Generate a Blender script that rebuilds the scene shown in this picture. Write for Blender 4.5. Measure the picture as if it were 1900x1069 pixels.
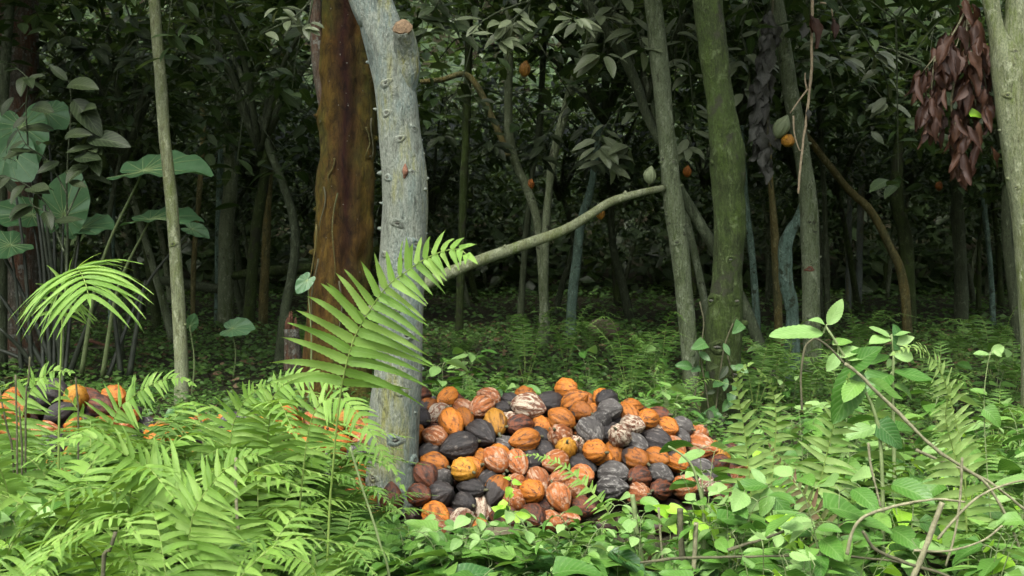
import bpy, math, random
import numpy as np
from mathutils import Vector, Matrix, Quaternion

# ------------------------------------------------------------------ camera, sky, sun, exposure
scene = bpy.context.scene
for o in list(bpy.data.objects):
    bpy.data.objects.remove(o, do_unlink=True)
COL = scene.collection
F_PX, CX, HZ, CAM_Z = 2000.0, 950.0, 470.0, 1.35        # focal length, centre and horizon in photo pixels, eye height

cam_d = bpy.data.cameras.new('camera'); cam = bpy.data.objects.new('camera', cam_d); COL.objects.link(cam)
cam.location = (0, 0, CAM_Z); cam.rotation_euler = (math.radians(90), 0, 0)
cam_d.sensor_width = 36; cam_d.lens = 36 * F_PX / 1900; cam_d.shift_y = -(534.5 - HZ) / 1900
cam_d.clip_start = 0.05; cam_d.clip_end = 2000
cam_d.dof.use_dof = True; cam_d.dof.focus_distance = 5.2; cam_d.dof.aperture_fstop = 7.0
scene.camera = cam

SUN_EL, SUN_AZ = math.radians(58), math.radians(200)     # high, behind the camera, veiled by cloud
world = bpy.data.worlds.new('World'); scene.world = world; world.use_nodes = True
wn = world.node_tree.nodes; wl = world.node_tree.links
for n in list(wn): wn.remove(n)
w_out = wn.new('ShaderNodeOutputWorld'); w_bg = wn.new('ShaderNodeBackground')
w_sky = wn.new('ShaderNodeTexSky'); w_sky.sky_type = 'NISHITA'; w_sky.sun_disc = False
w_sky.sun_elevation = SUN_EL; w_sky.sun_rotation = SUN_AZ
w_sky.air_density = 1.0; w_sky.dust_density = 6.0; w_sky.ozone_density = 1.0
w_hs = wn.new('ShaderNodeHueSaturation'); w_hs.inputs['Saturation'].default_value = 0.35
wl.new(w_sky.outputs[0], w_hs.inputs['Color']); wl.new(w_hs.outputs[0], w_bg.inputs[0])
w_bg.inputs[1].default_value = 0.13
wl.new(w_bg.outputs[0], w_out.inputs[0])
sun_d = bpy.data.lights.new('sun', 'SUN'); sun = bpy.data.objects.new('sun', sun_d); COL.objects.link(sun)
sun_d.energy = 1.3; sun_d.angle = math.radians(25); sun_d.color = (1.0, 0.96, 0.88)
sdir = Vector((math.sin(SUN_AZ) * math.cos(SUN_EL), math.cos(SUN_AZ) * math.cos(SUN_EL), math.sin(SUN_EL)))
sun.rotation_euler = (-sdir).to_track_quat('-Z', 'Y').to_euler(); sun.location = sdir * 30

vs = scene.view_settings
vs.view_transform = 'Standard'; vs.look = 'None'; vs.gamma = 1.0; vs.use_curve_mapping = False
vs.exposure = 1.72
scene.render.engine = 'CYCLES'
cy = scene.cycles
cy.max_bounces = 4; cy.diffuse_bounces = 3; cy.glossy_bounces = 1; cy.transmission_bounces = 3; cy.transparent_max_bounces = 4
cy.caustics_reflective = False; cy.caustics_refractive = False

# ------------------------------------------------------------------ helpers
R = random.Random(11)
NR = np.random.default_rng(11)

def P(px, py, Y):
    return np.array(((px - CX) / F_PX * Y, Y, CAM_Z + (HZ - py) / F_PX * Y))
def V3(*a): return np.array(a, float)
def unit(v):
    v = np.asarray(v, float); n = np.linalg.norm(v, axis=-1, keepdims=True)
    return v / np.maximum(n, 1e-9)
def sstep(a, b, x):
    t = np.clip((x - a) / (b - a), 0, 1); return t * t * (3 - 2 * t)
def catmull(pts, n):
    pts = np.asarray(pts, float)
    if len(pts) < 3:
        t = np.linspace(0, 1, n)[:, None]; return pts[0] * (1 - t) + pts[-1] * t
    p = np.vstack([2 * pts[0] - pts[1], pts, 2 * pts[-1] - pts[-2]])
    seg = np.linalg.norm(np.diff(pts[:, :3], axis=0), axis=1); cum = np.concatenate([[0], np.cumsum(seg)])
    u = np.linspace(0, cum[-1], n); out = []
    for x in u:
        i = min(max(np.searchsorted(cum, x, side='right') - 1, 0), len(seg) - 1)
        t = (x - cum[i]) / max(seg[i], 1e-9)
        a, b, c, d = p[i], p[i + 1], p[i + 2], p[i + 3]
        out.append(0.5 * ((2 * b) + (-a + c) * t + (2 * a - 5 * b + 4 * c - d) * t * t + (-a + 3 * b - 3 * c + d) * t ** 3))
    return np.array(out)

_W = {}
def wobble(p, freq, seed):
    """soft 3-D noise, about -1..1"""
    if seed not in _W:
        g = np.random.default_rng(seed); _W[seed] = [(unit(g.normal(size=(7, 3))) * V3(1, 1, .55) * f, g.uniform(0, 6.28, 7), w) for f, w in ((1, .5), (2.3, .32), (5.1, .2))]
    return sum(w * np.sin(p @ (k * freq).T + ph).sum(-1) / 2.2 for k, ph, w in _W[seed])

class MB:
    """collects geometry for ONE mesh object"""
    def __init__(self): self.V = []; self.Q = []; self.T = []; self.U = []; self.n = 0
    def add(self, V, Q=None, T=None, U=None):
        V = np.asarray(V, float).reshape(-1, 3)
        if Q is not None and len(Q): self.Q.append(np.asarray(Q, int) + self.n)
        if T is not None and len(T): self.T.append(np.asarray(T, int) + self.n)
        self.V.append(V); self.U.append(np.zeros((len(V), 2)) if U is None else np.asarray(U, float)); self.n += len(V)
    def tube(self, pts, rad, seg=8, lump=None, cap=True, rough=None):
        pts = np.asarray(pts, float); n = len(pts)
        rad = np.broadcast_to(np.asarray(rad, float), (n,))
        tan = unit(np.gradient(pts, axis=0))
        ref = V3(0, -1, 0) if abs(tan[0][1]) < 0.9 else V3(1, 0, 0)
        a = unit(ref - tan[0] * (ref @ tan[0]))
        th = np.linspace(0, 2 * math.pi, seg, endpoint=False); rings = []
        for i in range(n):
            a = unit(a - tan[i] * (a @ tan[i])); b = np.cross(tan[i], a)
            r = rad[i] * (np.ones(seg) if lump is None else lump(th, i / (n - 1)))
            dv = np.cos(th)[:, None] * a + np.sin(th)[:, None] * b
            if rough: r = r + rough[0] * wobble(pts[i] + dv * rad[i], rough[1], rough[2])
            rings.append(pts[i] + r[:, None] * dv)
        V = np.vstack(rings)
        i, j = np.meshgrid(np.arange(n - 1), np.arange(seg), indexing='ij'); k = (j + 1) % seg
        Q = np.stack([i * seg + j, i * seg + k, (i + 1) * seg + k, (i + 1) * seg + j], -1).reshape(-1, 4)
        U = np.stack([np.tile(th / (2 * math.pi), n), np.repeat(np.linspace(0, 1, n), seg)], -1)
        T = []
        if cap:
            V = np.vstack([V, pts[0], pts[-1]]); U = np.vstack([U, [0.5, 0], [0.5, 1]])
            m = n * seg
            for q in range(seg):
                T.append((m, (q + 1) % seg, q)); T.append((m + 1, (n - 1) * seg + q, (n - 1) * seg + (q + 1) % seg))
        self.add(V, Q, T, U)
    def strap(self, base, d, nrm, L, W, prof, rows=8, droop=0.2, fold=0.15, serr=0.0, curve=None, back=0.0, wave=0.0, ph=0.0, cols=1):
        s = np.linspace(0, 1, rows + 1); d = unit(d)
        c = np.asarray(base) + d * (L * s)[:, None] + V3(0, 0, -1) * (droop * L * s ** 2)[:, None]
        if curve is not None: c = c + np.asarray(curve) * (L * s ** 2)[:, None]
        t = unit(np.gradient(c, axis=0)); sd = np.cross(t, np.asarray(nrm)); sd = unit(sd); nn = np.cross(sd, t)
        w = prof(s) * W / 2
        if serr: w = w * np.where(np.arange(rows + 1) % 2 == 1, 1 - serr, 1.0)
        wv = wave * W * np.sin(s * 9 + ph)
        rowsV = []; rowsU = []
        for k in range(-cols, cols + 1):
            f = k / cols
            v = c + sd * (w * f)[:, None] + nn * ((w * fold * abs(f) ** 1.4) + wv * f * abs(f) * (1 if k > 0 else 0.7))[:, None]
            if back: v = v - t * (back * L * abs(f) * np.exp(-s * 7))[:, None]
            rowsV.append(v); rowsU.append(np.stack([np.full_like(s, 0.5 + f / 2), s], -1))
        m = 2 * cols + 1
        V = np.stack(rowsV, 1).reshape(-1, 3); U = np.stack(rowsU, 1).reshape(-1, 2)
        i, j = np.meshgrid(np.arange(rows), np.arange(m - 1), indexing='ij')
        Q = np.stack([i * m + j, i * m + j + 1, (i + 1) * m + j + 1, (i + 1) * m + j], -1).reshape(-1, 4)
        self.add(V, Q, None, U)
    def mesh(self, name):
        V = np.vstack(self.V); U = np.vstack(self.U)
        Q = np.vstack(self.Q) if self.Q else np.zeros((0, 4), int); T = np.vstack(self.T) if self.T else np.zeros((0, 3), int)
        me = bpy.data.meshes.new(name)
        me.vertices.add(len(V)); me.vertices.foreach_set('co', V.ravel().astype(np.float32))
        li = np.concatenate([Q.ravel(), T.ravel()]).astype(np.int32)
        me.loops.add(len(li)); me.loops.foreach_set('vertex_index', li)
        st = np.concatenate([np.arange(len(Q)) * 4, len(Q) * 4 + np.arange(len(T)) * 3]).astype(np.int32)
        me.polygons.add(len(st)); me.polygons.foreach_set('loop_start', st)
        me.polygons.foreach_set('use_smooth', np.ones(len(st), bool))
        uv = me.uv_layers.new(name='UVMap'); uv.data.foreach_set('uv', U[li].ravel().astype(np.float32))
        me.update(calc_edges=True); me.validate()
        return me
    def build(self, name, mat, parent=None, loc=None):
        me = self.mesh(name); me.materials.append(mat)
        return place(name, me, parent, loc)

def place(name, me, parent=None, loc=None, rot=None, scale=None, mat4=None):
    o = bpy.data.objects.new(name, me); COL.objects.link(o)
    if parent is not None: o.parent = parent
    if mat4 is not None: o.matrix_local = mat4
    if loc is not None: o.location = loc
    if rot is not None: o.rotation_euler = rot
    if scale is not None: o.scale = (scale,) * 3 if np.isscalar(scale) else scale
    return o
def tag(o, label, cat, group=None, kind=None):
    if label: o['label'] = label
    if cat: o['category'] = cat
    if group: o['group'] = group
    if kind: o['kind'] = kind
    return o
def thing(name, label, cat, loc=(0, 0, 0), group=None):
    o = place(name, None, None, Vector(loc)); o.empty_display_size = 0.1
    return tag(o, label, cat, group)
def copy_tree(o, parent=None):
    c = o.copy(); COL.objects.link(c); c.parent = parent
    for ch in o.children: copy_tree(ch, c)
    return c
def frame(pos, d, n, s=1.0):
    """matrix: local +Y along d, local +Z close to n"""
    d = Vector(d).normalized(); n = Vector(n); x = d.cross(n)
    if x.length < 1e-4: x = d.cross(Vector((1, 0.3, 0.2)))
    x.normalize(); z = x.cross(d)
    m = Matrix((x, d, z)).transposed().to_4x4(); m.translation = Vector(pos)
    return m @ Matrix.Scale(s, 4)

# ------------------------------------------------------------------ materials
def new_mat(name):
    m = bpy.data.materials.new(name); m.use_nodes = True; nt = m.node_tree
    for n in list(nt.nodes): nt.nodes.remove(n)
    out = nt.nodes.new('ShaderNodeOutputMaterial'); return m, nt, out
class NT:
    def __init__(self, nt): self.nt = nt
    def n(self, t, **kw):
        x = self.nt.nodes.new(t)
        for k, v in kw.items(): setattr(x, k, v)
        return x
    def l(self, a, b): self.nt.links.new(a, b)
    def math(self, op, a, b=None, clamp=False):
        x = self.n('ShaderNodeMath', operation=op); x.use_clamp = clamp
        for i, v in enumerate((a, b)):
            if v is None: continue
            if hasattr(v, 'links'): self.l(v, x.inputs[i])
            else: x.inputs[i].default_value = v
        return x.outputs[0]
    def ramp(self, fac, stops, interp='LINEAR'):
        x = self.n('ShaderNodeValToRGB'); x.color_ramp.interpolation = interp; e = x.color_ramp.elements
        while len(e) < len(stops): e.new(0.5)
        for k, (p, c) in enumerate(stops):
            e[k].position = p; e[k].color = (*c, 1) if len(c) == 3 else c
        self.l(fac, x.inputs[0]); return x.outputs[0]
    def mix(self, fac, a, b, mode='MIX'):
        x = self.n('ShaderNodeMix', data_type='RGBA', blend_type=mode)
        for s, v in ((x.inputs[0], fac), (x.inputs[6], a), (x.inputs[7], b)):
            if hasattr(v, 'links'): self.l(v, s)
            elif np.isscalar(v): s.default_value = v
            else: s.default_value = (*v, 1)
        return x.outputs[2]
    def noise(self, vec, scale, detail=4, rough=0.55, dist=0.0):
        x = self.n('ShaderNodeTexNoise'); x.inputs['Scale'].default_value = scale; x.inputs['Detail'].default_value = detail
        x.inputs['Roughness'].default_value = rough; x.inputs['Distortion'].default_value = dist
        if vec is not None: self.l(vec, x.inputs['Vector'])
        return x.outputs['Fac']
    def mapping(self, vec, scale=(1, 1, 1), loc=None):
        x = self.n('ShaderNodeMapping'); x.inputs['Scale'].default_value = scale; self.l(vec, x.inputs['Vector'])
        if loc is not None: self.l(loc, x.inputs['Location'])
        return x.outputs[0]
    def bump(self, h, strength, dist=0.01, normal=None):
        x = self.n('ShaderNodeBump'); x.inputs['Strength'].default_value = strength; x.inputs['Distance'].default_value = dist
        self.l(h, x.inputs['Height'])
        if normal is not None: self.l(normal, x.inputs['Normal'])
        return x.outputs[0]

def leaf_mat(name, c1, c2, c3, trans=0.3, rough=0.42, vein=0.25, lat=16, mott=0.35, spots=None, spec=0.4):
    m, nt, out = new_mat(name); g = NT(nt)
    geo = g.n('ShaderNodeNewGeometry'); oi = g.n('ShaderNodeObjectInfo'); tc = g.n('ShaderNodeTexCoord')
    rnd = g.math('FRACT', g.math('ADD', geo.outputs['Random Per Island'], oi.outputs['Random']))
    col = g.ramp(rnd, [(0, c1), (0.55, c2), (1, c3)])
    nz = g.noise(tc.outputs['Object'], 14, 3)
    col = g.mix(mott, col, g.ramp(nz, [(0.3, (0.35, 0.4, 0.3)), (0.7, (1, 1, 0.9))]), 'MULTIPLY')
    sep = g.n('ShaderNodeSeparateXYZ'); g.l(tc.outputs['UV'], sep.inputs[0])
    au = g.math('ABSOLUTE', g.math('SUBTRACT', sep.outputs[0], 0.5))
    mid = g.math('SUBTRACT', 1.0, g.math('MULTIPLY', au, 22), clamp=True)
    ph = g.math('SUBTRACT', g.math('MULTIPLY', sep.outputs[1], lat), g.math('MULTIPLY', au, lat * 0.55))
    sw = g.math('POWER', g.math('ABSOLUTE', g.math('SINE', g.math('MULTIPLY', ph, math.pi))), 0.35)   # narrow valleys at the side veins
    vn = g.math('MAXIMUM', mid, g.math('MULTIPLY', g.math('SUBTRACT', 1.0, sw), 0.8))
    pale = tuple(min(1, 0.5 * a + 0.5 * b + 0.05) for a, b in zip(c3, (0.3, 0.42, 0.16))) if c3[1] > c3[0] * 1.1 else tuple(1.3 * a for a in c3)
    col = g.mix(g.math('MULTIPLY', vn, vein), col, pale)
    if spots:
        sp = g.noise(tc.outputs['Object'], spots[0], 2, 0.7)
        col = g.mix(g.ramp(sp, [(spots[1], (0, 0, 0)), (spots[1] + 0.04, (1, 1, 1))]), col, spots[2])
    pr = g.n('ShaderNodeBsdfPrincipled'); g.l(col, pr.inputs['Base Color']); pr.inputs['Roughness'].default_value = rough
    pr.inputs['Specular IOR Level'].default_value = spec
    h = g.math('ADD', g.math('MULTIPLY', sw, 0.6), g.math('MULTIPLY', nz, 0.8))
    g.l(g.bump(h, 0.5, 0.004), pr.inputs['Normal'])
    tr = g.n('ShaderNodeBsdfTranslucent'); tcol = g.mix(0.6, col, (1.25, 1.15, 0.45), 'MULTIPLY'); g.l(tcol, tr.inputs[0])
    mx = g.n('ShaderNodeMixShader'); mx.inputs[0].default_value = trans
    g.l(pr.outputs[0], mx.inputs[1]); g.l(tr.outputs[0], mx.inputs[2]); g.l(mx.outputs[0], out.inputs[0])
    return m

def bark_mat(name, base, patch, patch2, streak, bump=0.5, fine=55, pscale=3.0, spot=None, rough=0.85, vs_=0.12, lichen=None, k=1.0):
    base, patch, patch2, streak = [tuple(c * k for c in q) for q in (base, patch, patch2, streak)]
    m, nt, out = new_mat(name); g = NT(nt); tc = g.n('ShaderNodeTexCoord'); oi = g.n('ShaderNodeObjectInfo')
    off = g.n('ShaderNodeCombineXYZ'); g.l(g.math('MULTIPLY', oi.outputs['Random'], 20), off.inputs[0])
    v = g.mapping(tc.outputs['Object'], (1, 1, 1), off.outputs[0])
    vv = g.mapping(v, (1, 1, vs_))
    big = g.noise(g.mapping(v, (1, 1, 0.45)), pscale, 6, 0.65, 0.4); big2 = g.noise(g.mapping(v, (1.2, 1.2, 0.3)), pscale * 1.7, 6, 0.65)
    st = g.noise(vv, fine, 6, 0.7); st2 = g.noise(g.mapping(v, (1, 1, 0.5)), fine * 1.6, 4, 0.75)
    mid = g.noise(g.mapping(v, (1, 1, .6)), 14, 6, 0.7, .6); crack = g.noise(g.mapping(v, (1, 1, .25)), 26, 6, .7, .8)
    col = g.mix(g.ramp(big, [(0.42, (0, 0, 0)), (0.58, (1, 1, 1))]), base, patch)
    col = g.mix(g.ramp(big2, [(0.52, (0, 0, 0)), (0.64, (1, 1, 1))]), col, patch2)
    col = g.mix(g.ramp(st, [(0.45, (0, 0, 0)), (0.68, (0.9, 0.9, 0.9))]), col, streak)
    lc = lichen or tuple(min(1, c * 1.45 + .015) for c in streak)
    col = g.mix(g.ramp(mid, [(0.55, (0, 0, 0)), (0.62, (.75, .75, .75))]), col, lc)
    col = g.mix(0.75, col, g.ramp(crack, [(0.33, (0.3, 0.29, 0.26)), (0.46, (1, 1, 1)), (.8, (1.1, 1.1, 1.1))]), 'MULTIPLY')
    col = g.mix(0.8, col, g.ramp(st2, [(0.3, (0.35, 0.35, 0.35)), (0.58, (1.2, 1.2, 1.2))]), 'MULTIPLY')
    if spot:
        sp = g.noise(v, spot[0], 5, 0.65)
        col = g.mix(g.ramp(sp, [(spot[1], (0, 0, 0)), (spot[1] + 0.05, (1, 1, 1))]), col, spot[2])
    pr = g.n('ShaderNodeBsdfPrincipled'); g.l(col, pr.inputs['Base Color']); pr.inputs['Roughness'].default_value = rough
    pr.inputs['Specular IOR Level'].default_value = 0.25
    h = g.math('ADD', g.math('ADD', st, g.math('MULTIPLY', crack, 1.3)), g.math('ADD', g.math('MULTIPLY', st2, 0.6), g.math('MULTIPLY', mid, 1.5)))
    g.l(g.bump(h, bump, 0.014), pr.inputs['Normal']); g.l(pr.outputs[0], out.inputs[0])
    return m

def plain_mat(name, c1, c2, scale=20, rough=0.8, bump=0.3):
    m, nt, out = new_mat(name); g = NT(nt); tc = g.n('ShaderNodeTexCoord')
    nz = g.noise(tc.outputs['Object'], scale, 5, 0.65)
    pr = g.n('ShaderNodeBsdfPrincipled'); g.l(g.ramp(nz, [(0.3, c1), (0.7, c2)]), pr.inputs['Base Color'])
    pr.inputs['Roughness'].default_value = rough; pr.inputs['Specular IOR Level'].default_value = 0.3
    g.l(g.bump(nz, bump, 0.01), pr.inputs['Normal']); g.l(pr.outputs[0], out.inputs[0]); return m

def pod_mat(name, c1, c2, dark, darkfac, mould, mfac, rough=0.6, end=None):
    m, nt, out = new_mat(name); g = NT(nt); tc = g.n('ShaderNodeTexCoord'); oi = g.n('ShaderNodeObjectInfo')
    off = g.n('ShaderNodeCombineXYZ')
    g.l(g.math('MULTIPLY', oi.outputs['Random'], 31), off.inputs[0]); g.l(g.math('MULTIPLY', oi.outputs['Random'], 17), off.inputs[1])
    v = g.mapping(tc.outputs['Object'], (1, 1, 1), off.outputs[0]); vl = g.mapping(v, (1, 0.28, 1))
    col = g.mix(g.noise(v, 2.6, 4, 0.6), c1, c2)
    hv = g.n('ShaderNodeHueSaturation'); g.l(col, hv.inputs['Color'])
    g.l(g.math('ADD', 0.55, g.math('MULTIPLY', oi.outputs['Random'], 0.6)), hv.inputs['Value'])
    col = hv.outputs[0]
    dk = g.noise(vl, 11, 8, 0.72, 0.6)
    col = g.mix(g.ramp(dk, [(darkfac, (0, 0, 0)), (darkfac + 0.09, (1, 1, 1))]), col, dark)
    bl = g.noise(v, 1.9, 6, .62, .5)
    col = g.mix(g.ramp(bl, [(.58, (0, 0, 0)), (.7, (.8, .8, .8))]), col, dark)
    su = g.n('ShaderNodeSeparateXYZ'); g.l(tc.outputs['UV'], su.inputs[0])
    fur = g.math('ADD', su.outputs[0], g.math('MULTIPLY', g.math('SUBTRACT', g.noise(vl, 9, 5, .7), .5), 1.5))
    col = g.mix(g.ramp(fur, [(.12, (.7, .7, .7)), (.34, (0, 0, 0))]), col, dark)
    mo = g.noise(vl, 7.5, 8, 0.72, 1.2)
    if mfac < 1:
        mo = g.math('ADD', mo, g.math('MULTIPLY', g.math('SUBTRACT', su.outputs[0], .55), .07))
        col = g.mix(g.ramp(mo, [(mfac, (0, 0, 0)), (mfac + 0.1, (0.85, 0.85, 0.85))]), col, mould)
    if end:
        sp = g.n('ShaderNodeSeparateXYZ'); g.l(tc.outputs['Object'], sp.inputs[0])
        e = g.math('ADD', g.math('MULTIPLY', sp.outputs[1], 1.6), g.math('MULTIPLY', g.noise(v, 3, 5), 1.6))
        col = g.mix(g.ramp(e, [(end[0], (0, 0, 0)), (end[0] + 0.12, (1, 1, 1))]), col, end[1])
    fine = g.noise(v, 30, 5, 0.75)
    col = g.mix(0.55, col, g.ramp(fine, [(0.3, (0.45, 0.42, 0.4)), (0.62, (1.1, 1.1, 1.1))]), 'MULTIPLY')
    pr = g.n('ShaderNodeBsdfPrincipled'); g.l(col, pr.inputs['Base Color'])
    g.l(g.math('ADD', rough - 0.28, g.math('MULTIPLY', dk, 0.3)), pr.inputs['Roughness'])
    pr.inputs['Specular IOR Level'].default_value = 0.35
    h = g.math('ADD', g.math('MULTIPLY', dk, 0.7), g.math('ADD', g.math('MULTIPLY', fine, 0.35), g.math('MULTIPLY', g.noise(v, 9, 3), 0.4)))
    g.l(g.bump(h, 0.5, 0.03), pr.inputs['Normal']); g.l(pr.outputs[0], out.inputs[0]); return m

M = {}
M['fern'] = leaf_mat('fern_leaf', (0.115, 0.245, 0.027), (0.175, 0.33, 0.048), (0.25, 0.41, 0.085), 0.36, 0.45, 0.35, 26, 0.2)
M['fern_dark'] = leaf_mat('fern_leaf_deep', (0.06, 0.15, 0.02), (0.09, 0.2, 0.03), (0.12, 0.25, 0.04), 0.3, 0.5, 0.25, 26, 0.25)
M['fern_pale'] = leaf_mat('pale_fern_leaf', (0.2, 0.34, 0.075), (0.25, 0.40, 0.10), (0.31, 0.46, 0.14), 0.38, 0.5, 0.35, 26, 0.2)  # pale leaf, lightened further because upright leaflets catch little skylight
M['fern_mid'] = leaf_mat('older_fern_leaf', (0.075, 0.18, 0.022), (0.11, 0.235, 0.035), (0.16, 0.29, 0.055), 0.33, 0.45, 0.35, 26, 0.3)
M['fern_brown'] = leaf_mat('withered_fern_leaf', (0.09, 0.13, 0.03), (0.13, 0.12, 0.045), (0.15, 0.085, 0.045), 0.25, 0.6, 0.3, 26, 0.4)
M['fern_stem'] = plain_mat('fern_stalk', (0.10, 0.17, 0.03), (0.20, 0.27, 0.07), 30, 0.55, 0.1)
M['broad'] = leaf_mat('broad_leaf', (0.045, 0.14, 0.018), (0.085, 0.21, 0.03), (0.16, 0.31, 0.06), 0.3, 0.42, 0.3, 9, 0.3)
M['lime'] = leaf_mat('young_leaf', (0.25, 0.5, 0.03), (0.3, 0.55, 0.05), (0.36, 0.6, 0.07), 0.42, 0.45, 0.3, 8, 0.15)
M['glossy'] = leaf_mat('dark_glossy_leaf', (0.03, 0.10, 0.022), (0.045, 0.13, 0.03), (0.07, 0.17, 0.045), 0.18, 0.33, 0.3, 8, 0.3)
M['pale'] = leaf_mat('pale_green_leaf', (0.16, 0.30, 0.085), (0.21, 0.36, 0.11), (0.27, 0.43, 0.15), 0.3, 0.5, 0.3, 9, 0.25)
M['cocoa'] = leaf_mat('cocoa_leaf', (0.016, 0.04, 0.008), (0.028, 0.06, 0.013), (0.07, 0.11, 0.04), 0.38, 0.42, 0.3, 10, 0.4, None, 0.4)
M['cocoa_pale'] = leaf_mat('cocoa_leaf_glints', (0.10, 0.13, 0.065), (0.15, 0.185, 0.10), (0.2, 0.24, 0.14), 0.22, 0.4, 0.3, 10, 0.4, (60, 0.62, (0.22, 0.24, 0.19)), 0.5)  # pale colour and specks stand in for glints of light on the sprays
M['cover'] = leaf_mat('ground_cover_leaf', (0.04, 0.105, 0.016), (0.07, 0.16, 0.026), (0.125, 0.24, 0.05), 0.28, 0.45, 0.2, 6, 0.3)
M['elephant'] = leaf_mat('elephant_ear_leaf', (0.075, 0.18, 0.07), (0.10, 0.22, 0.095), (0.13, 0.26, 0.13), 0.25, 0.38, 0.0, 6, 0.3)
M['vein'] = plain_mat('pale_vein', (0.22, 0.32, 0.12), (0.3, 0.4, 0.18), 30, 0.5, 0.05)
M['speckled'] = leaf_mat('speckled_leaf', (0.014, 0.027, 0.008), (0.022, 0.038, 0.011), (0.038, 0.056, 0.02), 0.2, 0.5, 0.25, 9, 0.4, (75, 0.69, (0.13, 0.15, 0.11)), .3)
M['dead'] = leaf_mat('dead_brown_leaf', (0.032, 0.014, 0.008), (0.058, 0.024, 0.013), (0.10, 0.046, 0.025), 0.12, 0.5, 0.4, 11, 0.55)
M['dead_grey'] = leaf_mat('dead_grey_leaf', (0.04, 0.041, 0.035), (0.075, 0.077, 0.068), (0.12, 0.124, 0.112), 0.08, 0.7, 0.35, 10, 0.6)
M['litter'] = leaf_mat('litter_leaf', (0.10, 0.06, 0.03), (0.16, 0.10, 0.05), (0.24, 0.17, 0.1), 0.1, 0.75, 0.3, 9, 0.4)
M['bark_grey'] = bark_mat('pale_grey_bark', (0.25, 0.285, 0.225), (0.205, 0.275, 0.245), (0.30, 0.31, 0.11), (0.36, 0.40, 0.33), 0.8, 75, 3.2, k=.5, lichen=(0.17, 0.19, 0.155))
M['bark_scar'] = bark_mat('bark_scar', (0.15, 0.16, 0.12), (0.10, 0.10, 0.08), (0.2, 0.2, 0.14), (0.24, 0.25, 0.2), 0.8, 80, 12, k=.55)
M['bark_brown'] = None
M['bark_pole'] = bark_mat('greenish_pole_bark', (0.18, 0.205, 0.09), (0.22, 0.255, 0.14), (0.14, 0.185, 0.05), (0.29, 0.32, 0.2), 0.45, 70, 4, k=.72)
M['bark_green'] = bark_mat('green_grey_bark', (0.135, 0.175, 0.085), (0.19, 0.235, 0.13), (0.09, 0.13, 0.04), (0.23, 0.27, 0.17), 0.7, 60, 4, (9, 0.62, (0.03, 0.034, 0.018)), k=.62)
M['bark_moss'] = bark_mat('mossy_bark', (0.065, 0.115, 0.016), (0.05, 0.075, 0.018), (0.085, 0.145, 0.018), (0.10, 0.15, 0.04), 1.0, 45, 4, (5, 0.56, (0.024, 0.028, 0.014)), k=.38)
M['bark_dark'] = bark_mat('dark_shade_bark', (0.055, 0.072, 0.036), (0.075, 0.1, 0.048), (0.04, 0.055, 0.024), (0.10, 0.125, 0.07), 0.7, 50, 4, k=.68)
M['bark_blue'] = bark_mat('turquoise_lichen_bark', (0.10, 0.165, 0.12), (0.14, 0.23, 0.175), (0.08, 0.105, 0.06), (0.18, 0.27, 0.21), 1.0, 50, 6, (8, .58, (.04, .055, .032)), k=.8)
M['bark_yellow'] = bark_mat('yellow_moss_bark', (0.12, 0.10, 0.03), (0.075, 0.08, 0.03), (0.15, 0.12, 0.03), (0.16, 0.15, 0.06), 0.7, 50, 4, k=.8)
M['bark_patchy'] = bark_mat('patchy_lichen_bark', (0.075, 0.068, 0.05), (0.10, 0.045, 0.022), (0.06, 0.06, 0.04), (0.12, 0.115, 0.09), 0.9, 40, 3, (14, 0.57, (0.17, 0.18, 0.15)))
M['dry_twig'] = plain_mat('dry_tan_twig', (0.085, 0.085, 0.045), (0.24, 0.235, 0.14), 45, 0.85, 0.5)
M['brown_twig'] = plain_mat('brown_twig', (0.036, 0.037, 0.02), (0.10, 0.098, 0.052), 45, 0.85, 0.5)
M['green_twig'] = plain_mat('green_stem', (0.10, 0.14, 0.05), (0.18, 0.23, 0.10), 40, 0.6, 0.15)
M['cut_wood'] = plain_mat('fresh_cut_wood', (0.05, 0.032, 0.016), (0.16, 0.11, 0.06), 70, 0.85, 1.0)
M['wound'] = plain_mat('red_wound_wood', (0.06, 0.025, 0.014), (0.17, 0.085, 0.05), 60, 0.85, 0.9)
M['pale_vine'] = plain_mat('pale_dry_vine', (0.22, 0.17, 0.10), (0.46, 0.38, 0.26), 45, 0.8, 0.4)
M['stone'] = plain_mat('mossy_stone', (0.045, 0.04, 0.022), (0.12, 0.10, 0.066), 22, 0.9, 0.8)
M['stalk_dark'] = plain_mat('dark_leaf_stalk', (0.018, 0.024, 0.016), (0.045, 0.055, 0.035), 12, 0.45, 0.05)
M['pod_orange'] = pod_mat('pod_orange', (0.47, 0.175, 0.018), (0.32, 0.092, 0.012), (0.06, 0.022, 0.009), 0.52, (0.5, 0.4, 0.3), 1.0)
M['pod_streak'] = pod_mat('pod_streaked', (0.38, 0.125, 0.022), (0.23, 0.062, 0.016), (0.065, 0.022, 0.011), 0.53, (0.38, 0.27, 0.185), 0.515, 0.7)
M['pod_white'] = pod_mat('pod_mouldy', (0.18, 0.065, 0.028), (0.13, 0.05, 0.025), (0.06, 0.028, 0.018), 0.54, (0.42, 0.37, 0.28), 0.47, 0.8)
M['pod_black'] = pod_mat('pod_black', (0.016, 0.015, 0.015), (0.03, 0.026, 0.025), (0.008, 0.008, 0.008), 0.55, (0.13, 0.115, 0.10), 0.58, 0.65)
M['pod_grey'] = pod_mat('pod_grey', (0.035, 0.033, 0.031), (0.07, 0.065, 0.06), (0.022, 0.02, 0.02), 0.55, (0.20, 0.195, 0.18), 0.53, 0.85)
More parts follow.
